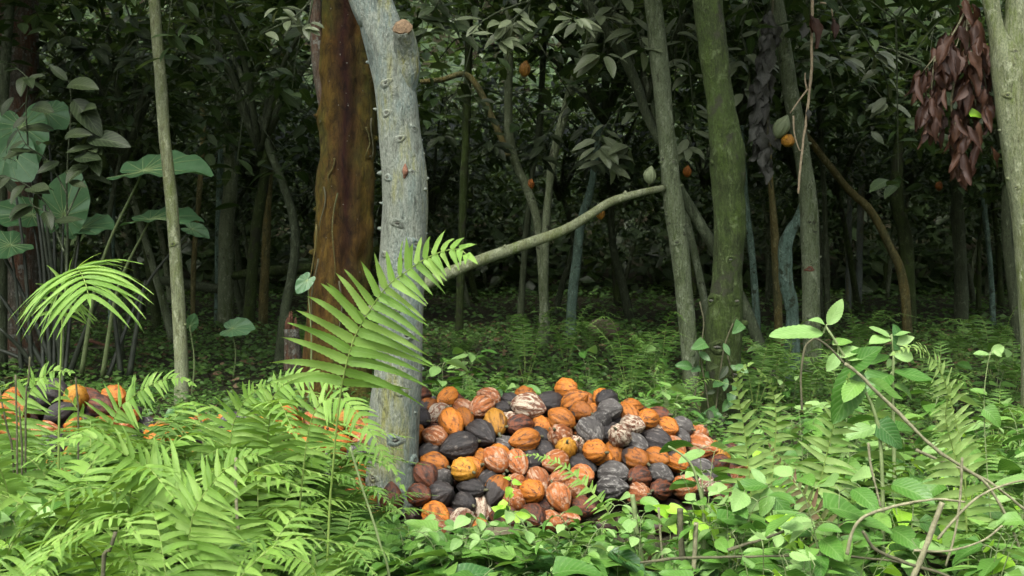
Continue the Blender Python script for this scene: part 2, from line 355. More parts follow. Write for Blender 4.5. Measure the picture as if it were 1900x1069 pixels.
M['pod_dark'] = pod_mat('pod_dark_brown', (0.17, 0.05, 0.014), (0.07, 0.024, 0.014), (0.02, 0.013, 0.011), 0.47, (0.35, 0.26, 0.2), 0.66, 0.6)
M['pod_yellow'] = pod_mat('pod_yellow', (0.45, 0.24, 0.022), (0.33, 0.13, 0.014), (0.06, 0.025, 0.010), 0.54, (0.4, 0.4, 0.3), 1.0)
M['pod_half'] = pod_mat('pod_half_black', (0.44, 0.16, 0.016), (0.30, 0.085, 0.012), (0.05, 0.02, 0.010), 0.52, (0.4, 0.4, 0.3), 1.0, 0.6, (0.95, (0.03, 0.026, 0.024)))
M['pod_green'] = pod_mat('pod_green', (0.26, 0.32, 0.17), (0.2, 0.25, 0.13), (0.11, 0.13, 0.06), 0.62, (0.4, 0.4, 0.3), 0.62)

def brown_bark():
    m, nt, out = new_mat('ochre_red_bark'); g = NT(nt); tc = g.n('ShaderNodeTexCoord'); v = tc.outputs['Object']
    big = g.noise(g.mapping(v, (1, 1, 0.35)), 3.5, 5, 0.6, 0.3)
    col = g.mix(g.ramp(big, [(0.35, (0, 0, 0)), (0.65, (1, 1, 1))]), (0.115, 0.06, 0.011), (0.12, 0.085, 0.010))
    gm = g.noise(g.mapping(v, (1, 1, 0.4)), 2.3, 5, 0.65)
    col = g.mix(g.ramp(gm, [(0.47, (0, 0, 0)), (0.6, (0.95, 0.95, 0.95))]), col, (0.085, 0.088, 0.013))
    # the dark red stain that runs down the furrow on the side facing the track
    sp = g.n('ShaderNodeSeparateXYZ'); g.l(v, sp.inputs[0])
    wob = g.math('MULTIPLY', g.math('SUBTRACT', g.noise(g.mapping(v, (1, 1, 0.5)), 3, 5, 0.6), 0.5), 0.22)
    dx = g.math('ABSOLUTE', g.math('ADD', g.math('SUBTRACT', sp.outputs[0], 0.12), wob))
    stain = g.math('MULTIPLY', g.math('SUBTRACT', 1.0, g.math('MULTIPLY', dx, 6.2), clamp=True), g.math('LESS_THAN', sp.outputs[1], 0.05))
    fade = g.ramp(g.math('MULTIPLY', sp.outputs[2], 0.3), [(0.1, (0.25, 0.25, 0.25)), (0.55, (1, 1, 1))])
    col = g.mix(g.math('MULTIPLY', stain, fade), col, (0.034, 0.009, 0.005))
    st = g.noise(g.mapping(v, (1, 1, 0.3)), 22, 7, 0.75, 0.9); s2 = g.noise(v, 90, 4, 0.7)
    col = g.mix(0.8, col, g.ramp(st, [(0.36, (0.3, 0.26, 0.22)), (0.6, (1.15, 1.12, 1.1))]), 'MULTIPLY')
    fl = g.noise(g.mapping(v, (1, 1, .55)), 11, 7, .75, .8)
    col = g.mix(0.85, col, g.ramp(fl, [(0.36, (0.32, 0.3, 0.24)), (0.5, (1, 1, 1)), (.72, (1.25, 1.25, 1.1))]), 'MULTIPLY')
    col = g.mix(g.ramp(g.noise(v, 26, 2, 0.5), [(0.74, (0, 0, 0)), (0.76, (1, 1, 1))]), col, (0.2, 0.2, 0.17))
    pr = g.n('ShaderNodeBsdfPrincipled'); g.l(col, pr.inputs['Base Color']); pr.inputs['Roughness'].default_value = 0.8
    pr.inputs['Specular IOR Level'].default_value = 0.25
    g.l(g.bump(g.math('ADD', g.math('MULTIPLY', st, 1.4), g.math('MULTIPLY', s2, 0.5)), 1.0, 0.035), pr.inputs['Normal'])
    g.l(pr.outputs[0], out.inputs[0]); return m
M['bark_brown'] = brown_bark()

def ground_mat():
    m, nt, out = new_mat('forest_soil'); g = NT(nt); tc = g.n('ShaderNodeTexCoord'); v = tc.outputs['Object']
    a = g.noise(v, 1.2, 5, 0.6); b = g.noise(v, 18, 6, 0.7); c = g.noise(v, 70, 4, 0.7)
    col = g.mix(g.ramp(a, [(0.4, (0, 0, 0)), (0.6, (1, 1, 1))]), (0.034, 0.03, 0.018), (0.026, 0.036, 0.013))
    col = g.mix(g.ramp(b, [(0.45, (0, 0, 0)), (0.7, (1, 1, 1))]), col, (0.06, 0.047, 0.028))
    col = g.mix(0.6, col, g.ramp(c, [(0.3, (0.4, 0.4, 0.4)), (0.65, (1.1, 1.1, 1.1))]), 'MULTIPLY')
    pr = g.n('ShaderNodeBsdfPrincipled'); g.l(col, pr.inputs['Base Color']); pr.inputs['Roughness'].default_value = 0.95
    pr.inputs['Specular IOR Level'].default_value = 0.2
    g.l(g.bump(g.math('ADD', b, g.math('MULTIPLY', c, 0.4)), 0.9, 0.03), pr.inputs['Normal']); g.l(pr.outputs[0], out.inputs[0]); return m
M['soil'] = ground_mat()

# ------------------------------------------------------------------ ground (one sheet, raised far behind as an added slope shutting out bright sky gaps)
def heap_h(x, y):
    """height of the pod heap's surface above the ground"""
    x = np.asarray(x, float); y = np.asarray(y, float)
    front = 5.02 + 0.05 * np.sin(x * 3 + 1); crest = 5.98; backf = 6.95
    a = np.where(y < crest, sstep(0, 1, (y - front) / (crest - front) * 0.5) * 2 * 1.0, 0)
    up = np.clip((y - front) / (crest - front), 0, 1); up = up * (2 - up) * 0.45 + up * 0.55
    dn = np.clip((backf - y) / (backf - crest), 0, 1)
    ends = sstep(-3.1, -2.7, x) * (1 - .33 * (sstep(-.5, -.85, x) - sstep(-2.0, -2.25, x))) * (1 - sstep(0.55, 1.32, x) * 0.62) * (1 - sstep(1.12, 1.42, x))
    return 0.575 * np.minimum(up, dn) * ends * (1 + 0.04 * np.sin(x * 4.1) + 0.03 * np.sin(x * 9 + y * 5))
def base_g(x, y):
    x = np.asarray(x, float); y = np.asarray(y, float)
    z = 0.03 * np.sin(x * 0.9 + 0.5) * np.cos(y * 0.7) + 0.02 * np.sin(x * 2.3 + y * 1.7)
    return z + 30 * sstep(32, 78, y) + 0.2 * sstep(14, 30, y)
def gz(x, y): return base_g(x, y) + np.maximum(heap_h(x, y) - 0.17, 0) * 0.9
def axis(lo, a, b, hi, fine, mid):
    return np.unique(np.concatenate([-np.geomspace(1, abs(lo) + 1, 14)[::-1] + 1 + a - 0, np.arange(a, b, fine), np.geomspace(1, hi - b + 1, 22) - 1 + b]))
gx = axis(-400, -4, 4, 400, 0.1, 1); gy = np.unique(np.concatenate([-np.geomspace(1, 300, 12)[::-1] + 3.5, np.arange(2.5, 9, 0.1), np.geomspace(1, 400, 40) - 1 + 9]))
XX, YY = np.meshgrid(gx, gy, indexing='ij'); nx, ny = XX.shape
b = MB(); i, j = np.meshgrid(np.arange(nx - 1), np.arange(ny - 1), indexing='ij')
b.add(np.stack([XX, YY, gz(XX, YY)], -1), np.stack([i * ny + j, (i + 1) * ny + j, (i + 1) * ny + j + 1, i * ny + j + 1], -1).reshape(-1, 4))
tag(b.build('ground', M['soil']), None, None, None, 'structure')

# ------------------------------------------------------------------ leaf shapes
def p_ell(s): return np.sin(np.pi * np.clip(s, 0, 1) ** 0.85) ** 0.8
def p_lance(s): return np.clip(np.sin(np.pi * np.clip(s, 0, 1) ** 0.6), 0, 1) ** 0.9
def p_heart(s): return np.clip(np.sqrt(np.clip(s * 12, 0, 1)) * (1 - s ** 1.6) ** 0.75, 0, 1)
def p_pinna(s): return np.clip(np.minimum(1, 0.6 + s * 9) * (1 - s ** 1.75) ** 0.95, 0.01, 1)
def leaf_mesh(name, mat, prof, W, rows=10, droop=0.15, fold=0.2, serr=0, back=0, wave=0.03, ph=0, cols=2, side=0.0):
    b = MB(); b.strap((0, 0, 0), (0, 1, 0.08), (0, 0, 1), 1.0, W, prof, rows, droop, fold, serr, (side, 0, 0), back, wave, ph, cols)
    me = b.mesh(name); me.materials.append(mat); return me
LM = {}
for key, mat, prof, W, rows, serr, back in (('heart', 'broad', p_heart, 0.8, 12, 0, 0.14), ('heart_lime', 'lime', p_heart, 0.75, 10, 0, 0.12),
        ('heart_gloss', 'glossy', p_heart, 0.78, 12, 0, 0.14), ('serrate', 'broad', p_ell, 0.52, 22, 0.09, 0), ('serrate_pale', 'pale', p_ell, 0.55, 22, 0.09, 0),
        ('ovate', 'broad', p_ell, 0.6, 10, 0, 0), ('ovate_gloss', 'glossy', p_ell, 0.5, 10, 0, 0), ('ovate_pale', 'pale', p_ell, 0.58, 10, 0, 0),
        ('lance', 'broad', p_lance, 0.22, 10, 0, 0), ('cocoa', 'cocoa_pale', p_ell, 0.38, 10, 0, 0), ('speckled', 'speckled', p_ell, 0.42, 10, 0, 0)):
    LM[key] = [leaf_mesh(key + '_leaf', M[mat], prof, W * (0.9 + 0.1 * k), rows, 0.08 + 0.14 * k, 0.12 + 0.1 * k, serr, back, 0.035, k * 2.1, 2, (-0.06, 0.08, 0)[k]) for k in range(3)]
def p_rag(s): return p_ell(s) * (1 - .3 * abs(np.sin(11 * s + 2 * np.sin(5 * s))))
LM['dead'] = [leaf_mesh('dead_leaf', M['dead'], p_rag, w * 1.15, 18, dr, 0.8, 0.08, 0, 0.2, k, 2, sd) for k, (w, dr, sd) in enumerate(((0.3, 0.1, 0.12), (0.24, 0.3, -0.14), (0.34, 0.15, 0.05)))]
LM['dead_grey'] = [leaf_mesh('dead_grey_leaf', M['dead_grey'], p_rag, w * 1.2, 18, dr, 0.75, 0.1, 0, 0.28, k, 2, sd) for k, (w, dr, sd) in enumerate(((0.4, 0.1, 0.15), (0.34, 0.3, -0.15), (0.5, 0.15, 0.0)))]
def put_leaf(parent, key, pos, d, n, size, rnd=R, name='leaf'):
    return place(name, rnd.choice(LM[key]), parent, mat4=frame(pos, d, n, size))

# ------------------------------------------------------------------ trees
def leaf_tpl(rows, W, droop, fold):
    b = MB(); b.strap((0, 0, 0), (0, 1, 0), (0, 0, 1), 1.0, W, p_ell, rows, droop, fold); return np.vstack(b.V), np.vstack(b.Q), np.vstack(b.U)
def scatter_leaves(b, pos, d, n, size, tpl):
    """many small leaves into one mesh"""
    TV, TQ, TU = tpl; k = len(pos); d = unit(d); x = unit(np.cross(d, n)); z = np.cross(x, d)
    V = pos[:, None, :] + size[:, None, None] * (TV[None, :, 0:1] * x[:, None, :] + TV[None, :, 1:2] * d[:, None, :] + TV[None, :, 2:3] * z[:, None, :])
    Q = TQ[None] + (np.arange(k) * len(TV))[:, None, None]
    b.add(V.reshape(-1, 3), Q.reshape(-1, 4), None, np.tile(TU, (k, 1)))
TPL4 = leaf_tpl(4, 0.4, 0.2, 0.25); TPL3 = leaf_tpl(3, 0.42, 0.2, 0.25); TPL2 = leaf_tpl(2, 0.6, 0.15, 0.2)
def rdirs(k, zlo, zhi, g=NR):
    a = g.uniform(0, 2 * math.pi, k); z = g.uniform(zlo, zhi, k); r = np.sqrt(np.maximum(0, 1 - z * z))
    return np.stack([np.cos(a) * r, np.sin(a) * r, z], -1)
CROWNS = []
for k in range(7):
    bl = MB(); bc = MB(); ends = []
    for q in range(8):
        a = q * math.pi / 4 + R.uniform(-.3, .3); ln = R.uniform(1.1, 1.75); up = R.uniform(0.25, 1.0)
        pts = [V3(0, 0, -0.1), V3(math.cos(a) * ln * .35, math.sin(a) * ln * .35, 0.5 + up * .5), V3(math.cos(a) * ln, math.sin(a) * ln, 0.8 + up * 0.9), V3(math.cos(a) * ln * 1.25, math.sin(a) * ln * 1.25, 0.6 + up * 0.7)]
        c = catmull(pts, 9); bl.tube(c, np.linspace(0.035, 0.006, 9), 6)
        for t in range(2, 9):
            for s in range(2):
                e = c[t] + NR.normal(0, 0.38, 3) + V3(0, 0, -0.1); bl.tube([c[t], (c[t] + e) / 2 + V3(0, 0, .05), e], [0.007, 0.005, 0.003], 4, cap=False); ends.append(e)
    ends = np.array(ends); m = 10
    pos = np.repeat(ends, m, 0) + NR.normal(0, 0.10, (len(ends) * m, 3)); d = rdirs(len(pos), -0.7, 0.3)
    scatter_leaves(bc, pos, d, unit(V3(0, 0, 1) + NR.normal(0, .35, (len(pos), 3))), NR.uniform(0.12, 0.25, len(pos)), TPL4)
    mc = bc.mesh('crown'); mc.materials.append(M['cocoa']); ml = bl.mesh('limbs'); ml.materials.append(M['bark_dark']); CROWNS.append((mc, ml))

def lumpf(seed, amp, n=3, twist=1.0, groove=None):
    r = random.Random(seed); ks = [(r.randint(2, 7), r.uniform(1, 9), r.uniform(0, 6.28), r.uniform(.4, 1)) for _ in range(n + 3)]
    def f(th, s):
        v = 1 + amp * sum(w * np.sin(k * th + p + q * s * 6 * twist) for k, q, p, w in ks) / (n + 1)
        for g0, gw, gd, gq in groove or ():
            d = (th - g0 - .12 * math.sin(s * gq) + math.pi) % (2 * math.pi) - math.pi; v = v - gd * np.exp(-(d / gw) ** 2)
        return v
    return f
def tree(name, label, pts, Y, mat, group=None, cat='tree', top=3.9, crown=0, cscale=1.0, amp=0.07, seg=14, extend=True, ground=True, lean=0.5, rings=None, groove=None, rough=None):
    """pts = [(px, py, width_px[, Y])] from the top down: the trunk's outline at its own distance"""
    p = []; r = []
    for q in pts:
        y = q[3] if len(q) > 3 else Y; p.append(P(q[0], q[1], y)); r.append(q[2] * y / F_PX / 2)
    p = np.array(p); r = np.array(r)
    if ground:
        g = float(gz(p[-1][0], p[-1][1])) - 0.06
        if p[-1][2] > g + 0.02: p = np.vstack([p, [p[-1][0], p[-1][1], g]]); r = np.append(r, r[-1] * 1.12)
        else: p[-1][2] = g
    if extend and p[0][2] < top:
        d = unit(p[0] - p[1]); d = unit(d * lean + V3(0, 0, 1) * (1 - lean)); ln = (top - p[0][2]) / max(d[2], .3)
        p = np.vstack([p[0] + d * ln, p]); r = np.insert(r, 0, r[0] * 0.8)
    base = p[-1].copy(); t = thing(name, label, cat, base, group)
    n = rings or max(14, int(np.linalg.norm(np.diff(p, axis=0), axis=1).sum() / 0.12))
    c = catmull(np.hstack([p, r[:, None]]), n)
    b = MB(); b.tube(c[:, :3] - base, np.maximum(c[:, 3], .004), seg, lumpf(int(pts[0][0] * 7 + pts[0][1]), amp, groove=groove), rough=(rough[0], rough[1], int(abs(pts[0][0]))) if rough else None)
    b.build('trunk', mat, t)
    if crown is not None and extend:
        crown_on(t, p[0] - base, cscale)
    return t, base, c
def crown_on(t, at, sc=1.0):
    mc, ml = R.choice(CROWNS); rz = R.uniform(0, 6.28); s = sc * R.uniform(0.9, 1.15)
    l = place('limbs', ml, t, Vector(at) - Vector((0, 0, .25)), (0, 0, rz), s); place('crown', mc, t, Vector(at) - Vector((0, 0, .25)), (0, 0, rz), s)

# the pale grey trunk beside the heap, cut off on one side
T1, B1, C1 = tree('grey_barked_tree', 'pale grey knobbly trunk rising through the pod heap with a sawn stub', [(652, -80, 68), (690, 0, 70), (709, 60, 77), (726, 120, 79), (736, 180, 77), (743, 260, 77), (750, 350, 84), (747, 480, 84), (745, 600, 82), (738, 700, 88), (731, 780, 93), (729, 900, 101), (730, 985, 114)],
    5.4, M['bark_grey'], top=6.2, cscale=1.0, amp=0.05, seg=56, rings=260, lean=0.8, rough=(.0035, 16))
def on_trunk(C, base, py, side, Y=None):
    """point on a trunk's surface: py picks the height, side = angle in degrees, 0 faces the camera, + turns right"""
    z = CAM_Z + (HZ - py) / F_PX * C[0][1] if Y is None else CAM_Z + (HZ - py) / F_PX * Y
    i = int(np.argmin(abs(C[:, 2] - z))); a = math.radians(side); n = V3(math.sin(a), -math.cos(a), 0)
    return C[i, :3] + n * C[i, 3] - base, n, C[i, 3]
def knot(t, C, base, py, side, size, out, mat, Y, name='knot'):
    p, n, r = on_trunk(C, base, py, side, Y); b = MB(); rk = random.Random(int(py * 7 + side)); tw = rk.uniform(-.5, .5)
    if abs(side) > 60:      # blunt spur of a lost twig
        d = unit(n + V3(0, 0, rk.uniform(-.1, .5))); q = [p - n * size * .9, p - n * size * .1, p + d * out * .5, p + d * out]
        b.tube(catmull(q, 7), np.array([1.7, 1.4, 1.1, .85, .7, .55, .25]) * size * .75, 10, lumpf(int(py * 3 + side), .22)); return b.build(name, mat, t)
    x = unit(V3(-n[1], n[0], 0)); z = V3(0, 0, 1); seg = 14; th = np.linspace(0, 2 * math.pi, seg, endpoint=False); rows = []
    for rr, h in ((1.9, -.35), (1.45, .12), (1.0, .42), (.62, .40), (.38, .12), (.12, -.05)):   # low ring round a sunken scar
        u, v = np.cos(th) * rr * 1.25, np.sin(th) * rr * .8; u, v = u * math.cos(tw) - v * math.sin(tw), u * math.sin(tw) + v * math.cos(tw)
        k = 1 + .12 * np.sin(3 * th + py); rows.append(p + (u * k * size * .8)[:, None] * x + (v * k * size * .8)[:, None] * z + n * (h * size * .7 - (u * size * .8) ** 2 / (2 * max(r, .02)))[:, None])
    b.add(np.vstack(rows), [(i * seg + j, i * seg + (j + 1) % seg, (i + 1) * seg + (j + 1) % seg, (i + 1) * seg + j) for i in range(5) for j in range(seg)])
    o = b.build(name, mat, t); e = MB(); e.tube([p + n * size * .1 - x * size * .5, p + n * size * .2, p + n * size * .1 + x * size * .5], [size * .08, size * .22, size * .08], 7); e.build('scar', M['bark_scar'], o); return o
for py, sd, sz, out in ((112, -88, .016, .03), (205, -82, .013, .035), (325, -80, .02, .035), (425, -86, .016, .028), (488, -80, .021, .022), (380, -78, .008, .02),
        (330, 84, .018, .025), (290, 82, .012, .02), (262, 86, .01, .016), (438, 85, .015, .016), (568, 88, .02, .02), (680, 84, .018, .022), (348, 70, .016, .02),
        (215, -28, .015, .01), (158, -20, .015, .01), (265, 5, .014, .01), (238, 50, .014, .012), (330, -40, .015, .012), (325, 28, .01, .008), (412, -10, .02, .012), (452, 40, .024, .012),
        (468, -50, .014, .01), (622, 20, .02, .01), (575, -10, .012, .008), (722, 12, .022, .012), (812, 10, .024, .014), (845, 60, .02, .012), (760, 62, .014, .01), (700, -55, .014, .01), (35, -40, .014, .01), (880, -40, .02, .012), (530, 30, .012, .008), (650, -30, .013, .008)):
    knot(T1, C1, B1, py, sd, sz * (1.1 if abs(sd) > 60 else 1.35), out * (.6 if abs(sd) > 60 else 1), M['bark_grey'], 5.4)
# shoulder and sawn stub of the lost leader
b = MB(); pr = [P(757, 190, 5.37), P(757, 140, 5.36), P(754, 100, 5.34), P(750, 68, 5.29), P(747, 52, 5.25)]
b.tube(catmull(np.array(pr) - B1, 14), np.interp(np.linspace(0, 1, 14), [0, .4, .7, 1], [.035, .058, .056, .045]), 24, lumpf(5, .16), rough=(.007, 30, 4)); stub = b.build('branch_stub', M['bark_grey'], T1)
b = MB(); q = np.array([P(747.2, 53, 5.254), P(746.2, 48, 5.236), P(746, 46, 5.228)]) - B1; b.tube(catmull(q, 6), [.0445, .045, .045, .041, .032, .014], 22, lumpf(8, .16), rough=(.004, 60, 9)); cf = b.build('cut_face', M['cut_wood'], stub); cf.data.polygons.foreach_set('use_smooth', np.zeros(len(cf.data.polygons), bool))
for py, sd, ln in ((318, 10, .085), (480, 0, .03)):
    p, n, r = on_trunk(C1, B1, py, sd, 5.4); b = MB(); b.tube(catmull([p + V3(0, 0, ln / 2) - n * .006, p + n * .0, p + n * .004, p - V3(.006, 0, ln / 2) - n * .006], 8), np.array([.002, .008, .013, .016, .014, .010, .006, .002]), 8, lumpf(3, .2)); b.build('bark_wound', M['wound'], T1)
p, n, r = on_trunk(C1, B1, 935, 78, 5.4); b = MB(); b.tube(catmull([p - n * .03, p + n * .04 + V3(0, 0, .02), p + n * .06 + V3(0, -.01, .07)], 7), [.028, .024, .02, .018, .017, .016, .012], 10, lumpf(4, .15)); b.build('branch_stub', M['bark_green'], T1)

# the ochre and red trunk behind it
T2, B2, C2 = tree('ochre_barked_tree', 'thick ochre trunk with a dark red streak down its furrowed bark', [(640, -60, 86), (642, 0, 88), (645, 100, 96), (647, 190, 106), (643, 300, 106), (637, 400, 104), (631, 500, 107), (626, 600, 116), (625, 700, 128), (625, 745, 150)],
    10.0, M['bark_brown'], top=5.6, cscale=1.4, amp=0.05, seg=72, rings=200, groove=((-.42, .2, .13, 11), (.25, .14, .05, 17), (-.95, .16, .06, 14), (.8, .2, .06, 9)), rough=(.028, 10))
b = MB(); q = np.array([P(578, -60, 9.95), P(585, 0, 9.95), P(587, 70, 9.95), P(594, 140, 9.95), P(604, 195, 9.95), P(615, 240, 9.98)]) - B2
b.tube(catmull(q, 20), np.linspace(.05, .07, 20), 14, lumpf(17, .1)); b.build('side_stem', M['bark_patchy'], T2)
for py, sd, sz, out in ((215, -80, .05, .05), (160, -75, .045, .03), (255, 80, .05, .03), (330, 82, .03, .03), (390, -84, .04, .02), (470, -80, .045, .03), (230, -60, .03, .03), (120, -82, .03, .03), (290, 60, .03, .02), (585, -80, .04, .03)):
    knot(T2, C2, B2, py, sd, sz, out, M['bark_brown'], 10.0)
for k, (s0, p0, p1) in enumerate(((-35, 350, 430), (-20, 300, 345), (-42, 480, 600), (-5, 360, 520), (62, 225, 300), (50, 240, 290), (10, 520, 660), (-55, 420, 560))):   # rootlets running down the bark
    q = [on_trunk(C2, B2, p0 + (p1 - p0) * t, s0 + 6 * math.sin(t * 5 + k), 10.0) for t in np.linspace(0, 1, 8)]
    b = MB(); b.tube([a[0] + a[1] * .012 for a in q], np.linspace(.009, .004, 8), 5); b.build('rootlet', M['bark_yellow'] if k % 2 else M['brown_twig'], T2)

TP, BP, CP_ = tree('slim_pole_tree', 'slim straight greenish pole trunk left of the ochre trunk', [(279, -100, 19), (286, 0, 20), (298, 150, 21), (306, 260, 21.5), (317, 360, 22), (327, 500, 23), (335, 640, 25), (338, 745, 28)], 9.8, M['bark_pole'], top=5.2, cscale=1.4, amp=.03, seg=24, rings=120, rough=(.0025, 14))
knot(TP, CP_, BP, 605, 70, .03, .015, M['bark_pole'], 9.8); knot(TP, CP_, BP, 455, 0, .025, .008, M['bark_pole'], 9.8)
tree('old_shade_tree', 'broad old trunk with grey lichen blotches above the elephant ears', [(26, -60, 82), (28, 0, 82), (28, 180, 84), (30, 400, 88), (32, 600, 96)], 13.0, M['bark_patchy'], top=6.5, cscale=1.3, amp=.04, seg=32, rings=90, rough=(.012, 8))
TA, BA, CA = tree('leaning_cocoa_tree', 'grey green trunk that carries the end of the long leaning branch', [(1204, -60, 33), (1211, 0, 33), (1222, 100, 33), (1231, 190, 32), (1248, 369, 35), (1262, 470, 34), (1268, 530, 33), (1277, 620, 31), (1284, 745, 32)], 10.0, M['bark_green'], top=4.8, cscale=1.4, amp=.06, seg=28, rings=140, rough=(.006, 12))
for py, sd, sz, out in ((195, 80, .02, .03), (300, -70, .03, .02), (345, 70, .03, .03), (420, 60, .03, .02), (300, 20, .025, .015), (450, -20, .035, .02), (395, -60, .03, .025), (560, 30, .02, .015)):
    knot(TA, CA, BA, py, sd, sz, out, M['bark_green'], 10.0)
TM, BM, CM = tree('mossy_tree', 'stout moss green trunk with creeper leaves round its foot', [(1306, -60, 55), (1314, 0, 54), (1322, 80, 52), (1336, 184, 52), (1350, 295, 63), (1353, 369, 56), (1352, 450, 54), (1348, 512, 57), (1343, 600, 67), (1343, 690, 68), (1338, 795, 84)], 8.4, M['bark_moss'], top=4.6, cscale=1.5, amp=.07, seg=40, rings=160, rough=(.011, 11))
for py, sd, sz, out in ((300, -75, .04, .02), (290, 75, .045, .02), (410, 78, .03, .02), (555, -60, .05, .03), (600, 70, .06, .05), (560, 30, .05, .03), (640, -30, .06, .03), (690, 20, .05, .03), (480, 0, .03, .015)):
    knot(TM, CM, BM, py, sd, sz, out, M['bark_moss'], 8.4)
TG, BG, CG = tree('grey_pole_tree', 'grey pole trunk with a hanging dry vine and two pods', [(1428, -60, 25), (1440, 0, 25), (1455, 90, 27), (1469, 184, 28), (1490, 295, 29), (1500, 390, 33), (1504, 512, 34), (1508, 690, 32), (1510, 730, 36)], 10.6, M['bark_green'], top=4.6, cscale=1.4, amp=.04, seg=28, rings=140, rough=(.005, 12))
for py, sd, sz, out in ((95, 15, .025, .02), (130, 20, .02, .015), (270, 80, .035, .03), (500, -20, .03, .02), (390, 85, .02, .03), (480, 85, .02, .025)):
    knot(TG, CG, BG, py, sd, sz, out, M['wound'] if py == 500 else M['bark_green'], 10.6)
tree('crooked_lichen_tree', 'crooked turquoise lichen covered stem leaning on the grey pole trunk', [(1500, 340, 14), (1484, 398, 18), (1466, 430, 24), (1457, 462, 25), (1459, 508, 25), (1466, 557, 24), (1471, 600, 25), (1471, 670, 27)], 11.4, M['bark_blue'], extend=False, crown=None, amp=.13, seg=22, rings=110, rough=(.012, 14))
TE, BE, CE = tree('forked_tree', 'forked pale green trunk beside the bunch of dead brown leaves', [(1835, -80, 28), (1838, 0, 29), (1850, 60, 32), (1868, 110, 62), (1880, 184, 66), (1897, 295, 66), (1913, 390, 68), (1926, 500, 72), (1938, 700, 80), (1940, 850, 90)], 7.2, M['bark_pole'], top=4.4, cscale=1.5, amp=.045, seg=36, rings=140, rough=(.004, 12))
b = MB(); q = np.array([P(1898, -160, 7.2), P(1893, -60, 7.2), P(1890, 20, 7.2), P(1884, 90, 7.2), P(1880, 160, 7.2)]) - BE; b.tube(catmull(q, 18), np.linspace(.07, .095, 18), 20, lumpf(33, .05)); b.build('fork', M['bark_pole'], TE)
for py, sd, sz, out in ((105, 10, .02, .02), (180, -40, .02, .015), (240, -85, .02, .02), (330, -84, .03, .02), (345, -60, .02, .02)): knot(TE, CE, BE, py, sd, sz, out, M['bark_pole'], 7.2)

# fallen branch and prop
def log(name, label, pts, Y, mat, cat='branch', amp=.06, seg=14, n=40, knots=0):
    p = np.array([P(q[0], q[1], q[3] if len(q) > 3 else Y) for q in pts]); r = np.array([q[2] * (q[3] if len(q) > 3 else Y) / F_PX / 2 for q in pts])
    base = p[np.argmin(p[:, 2])].copy(); t = thing(name, label, cat, base); c = catmull(np.hstack([p, r[:, None]]), n)
    b = MB(); b.tube(c[:, :3] - base, c[:, 3], seg, lumpf(int(pts[0][0]), amp)); b.build('limb', mat, t)
    for k in range(knots):
        i = R.randrange(4, n - 4); d = unit(V3(R.uniform(-.4, .4), -.5, 1)); b = MB(); b.tube([c[i, :3] - base, c[i, :3] - base + d * c[i, 3] * 1.1, c[i, :3] - base + d * (c[i, 3] * 1.1 + .02)], [.02, .018, .01], 7, lumpf(k, .15)); b.build('knot', mat, t)
    return t
log('leaning_branch', 'long bare branch leaning from the ochre trunk up to the grey green trunk', [(676, 585, 26, 9.9), (740, 552, 25), (800, 522, 24), (870, 491, 22), (950, 462, 21), (1040, 430, 19), (1090, 402, 17), (1130, 376, 16), (1180, 360, 14), (1232, 349, 12, 9.95)], 9.7, M['bark_pole'], knots=5)
log('prop_pole', 'diagonal bare pole propped behind the mossy trunk', [(1250, 330, 18), (1277, 380, 20), (1325, 460, 21), (1376, 557, 21), (1410, 640, 22), (1440, 715, 24), (1446, 735, 24)], 10.4, M['bark_dark'], 'pole')
log('arching_limb', 'dark arching limb bending down towards the grey green trunk', [(1080, -20, 20), (1100, 20, 20), (1132, 67, 20), (1160, 111, 19), (1183, 162, 18), (1200, 215, 17), (1226, 268, 15)], 10.4, M['bark_dark'])
log('fallen_log', 'mossy fallen log lying in the shade behind the ochre trunk', [(430, 512, 16), (490, 505, 20), (580, 498, 20), (660, 505, 18)], 19, M['bark_moss'], 'log')
log('fallen_log', 'dark fallen log behind the slim pole trunk', [(300, 520, 16), (345, 528, 18), (405, 536, 18)], 19, M['bark_dark'], 'log')

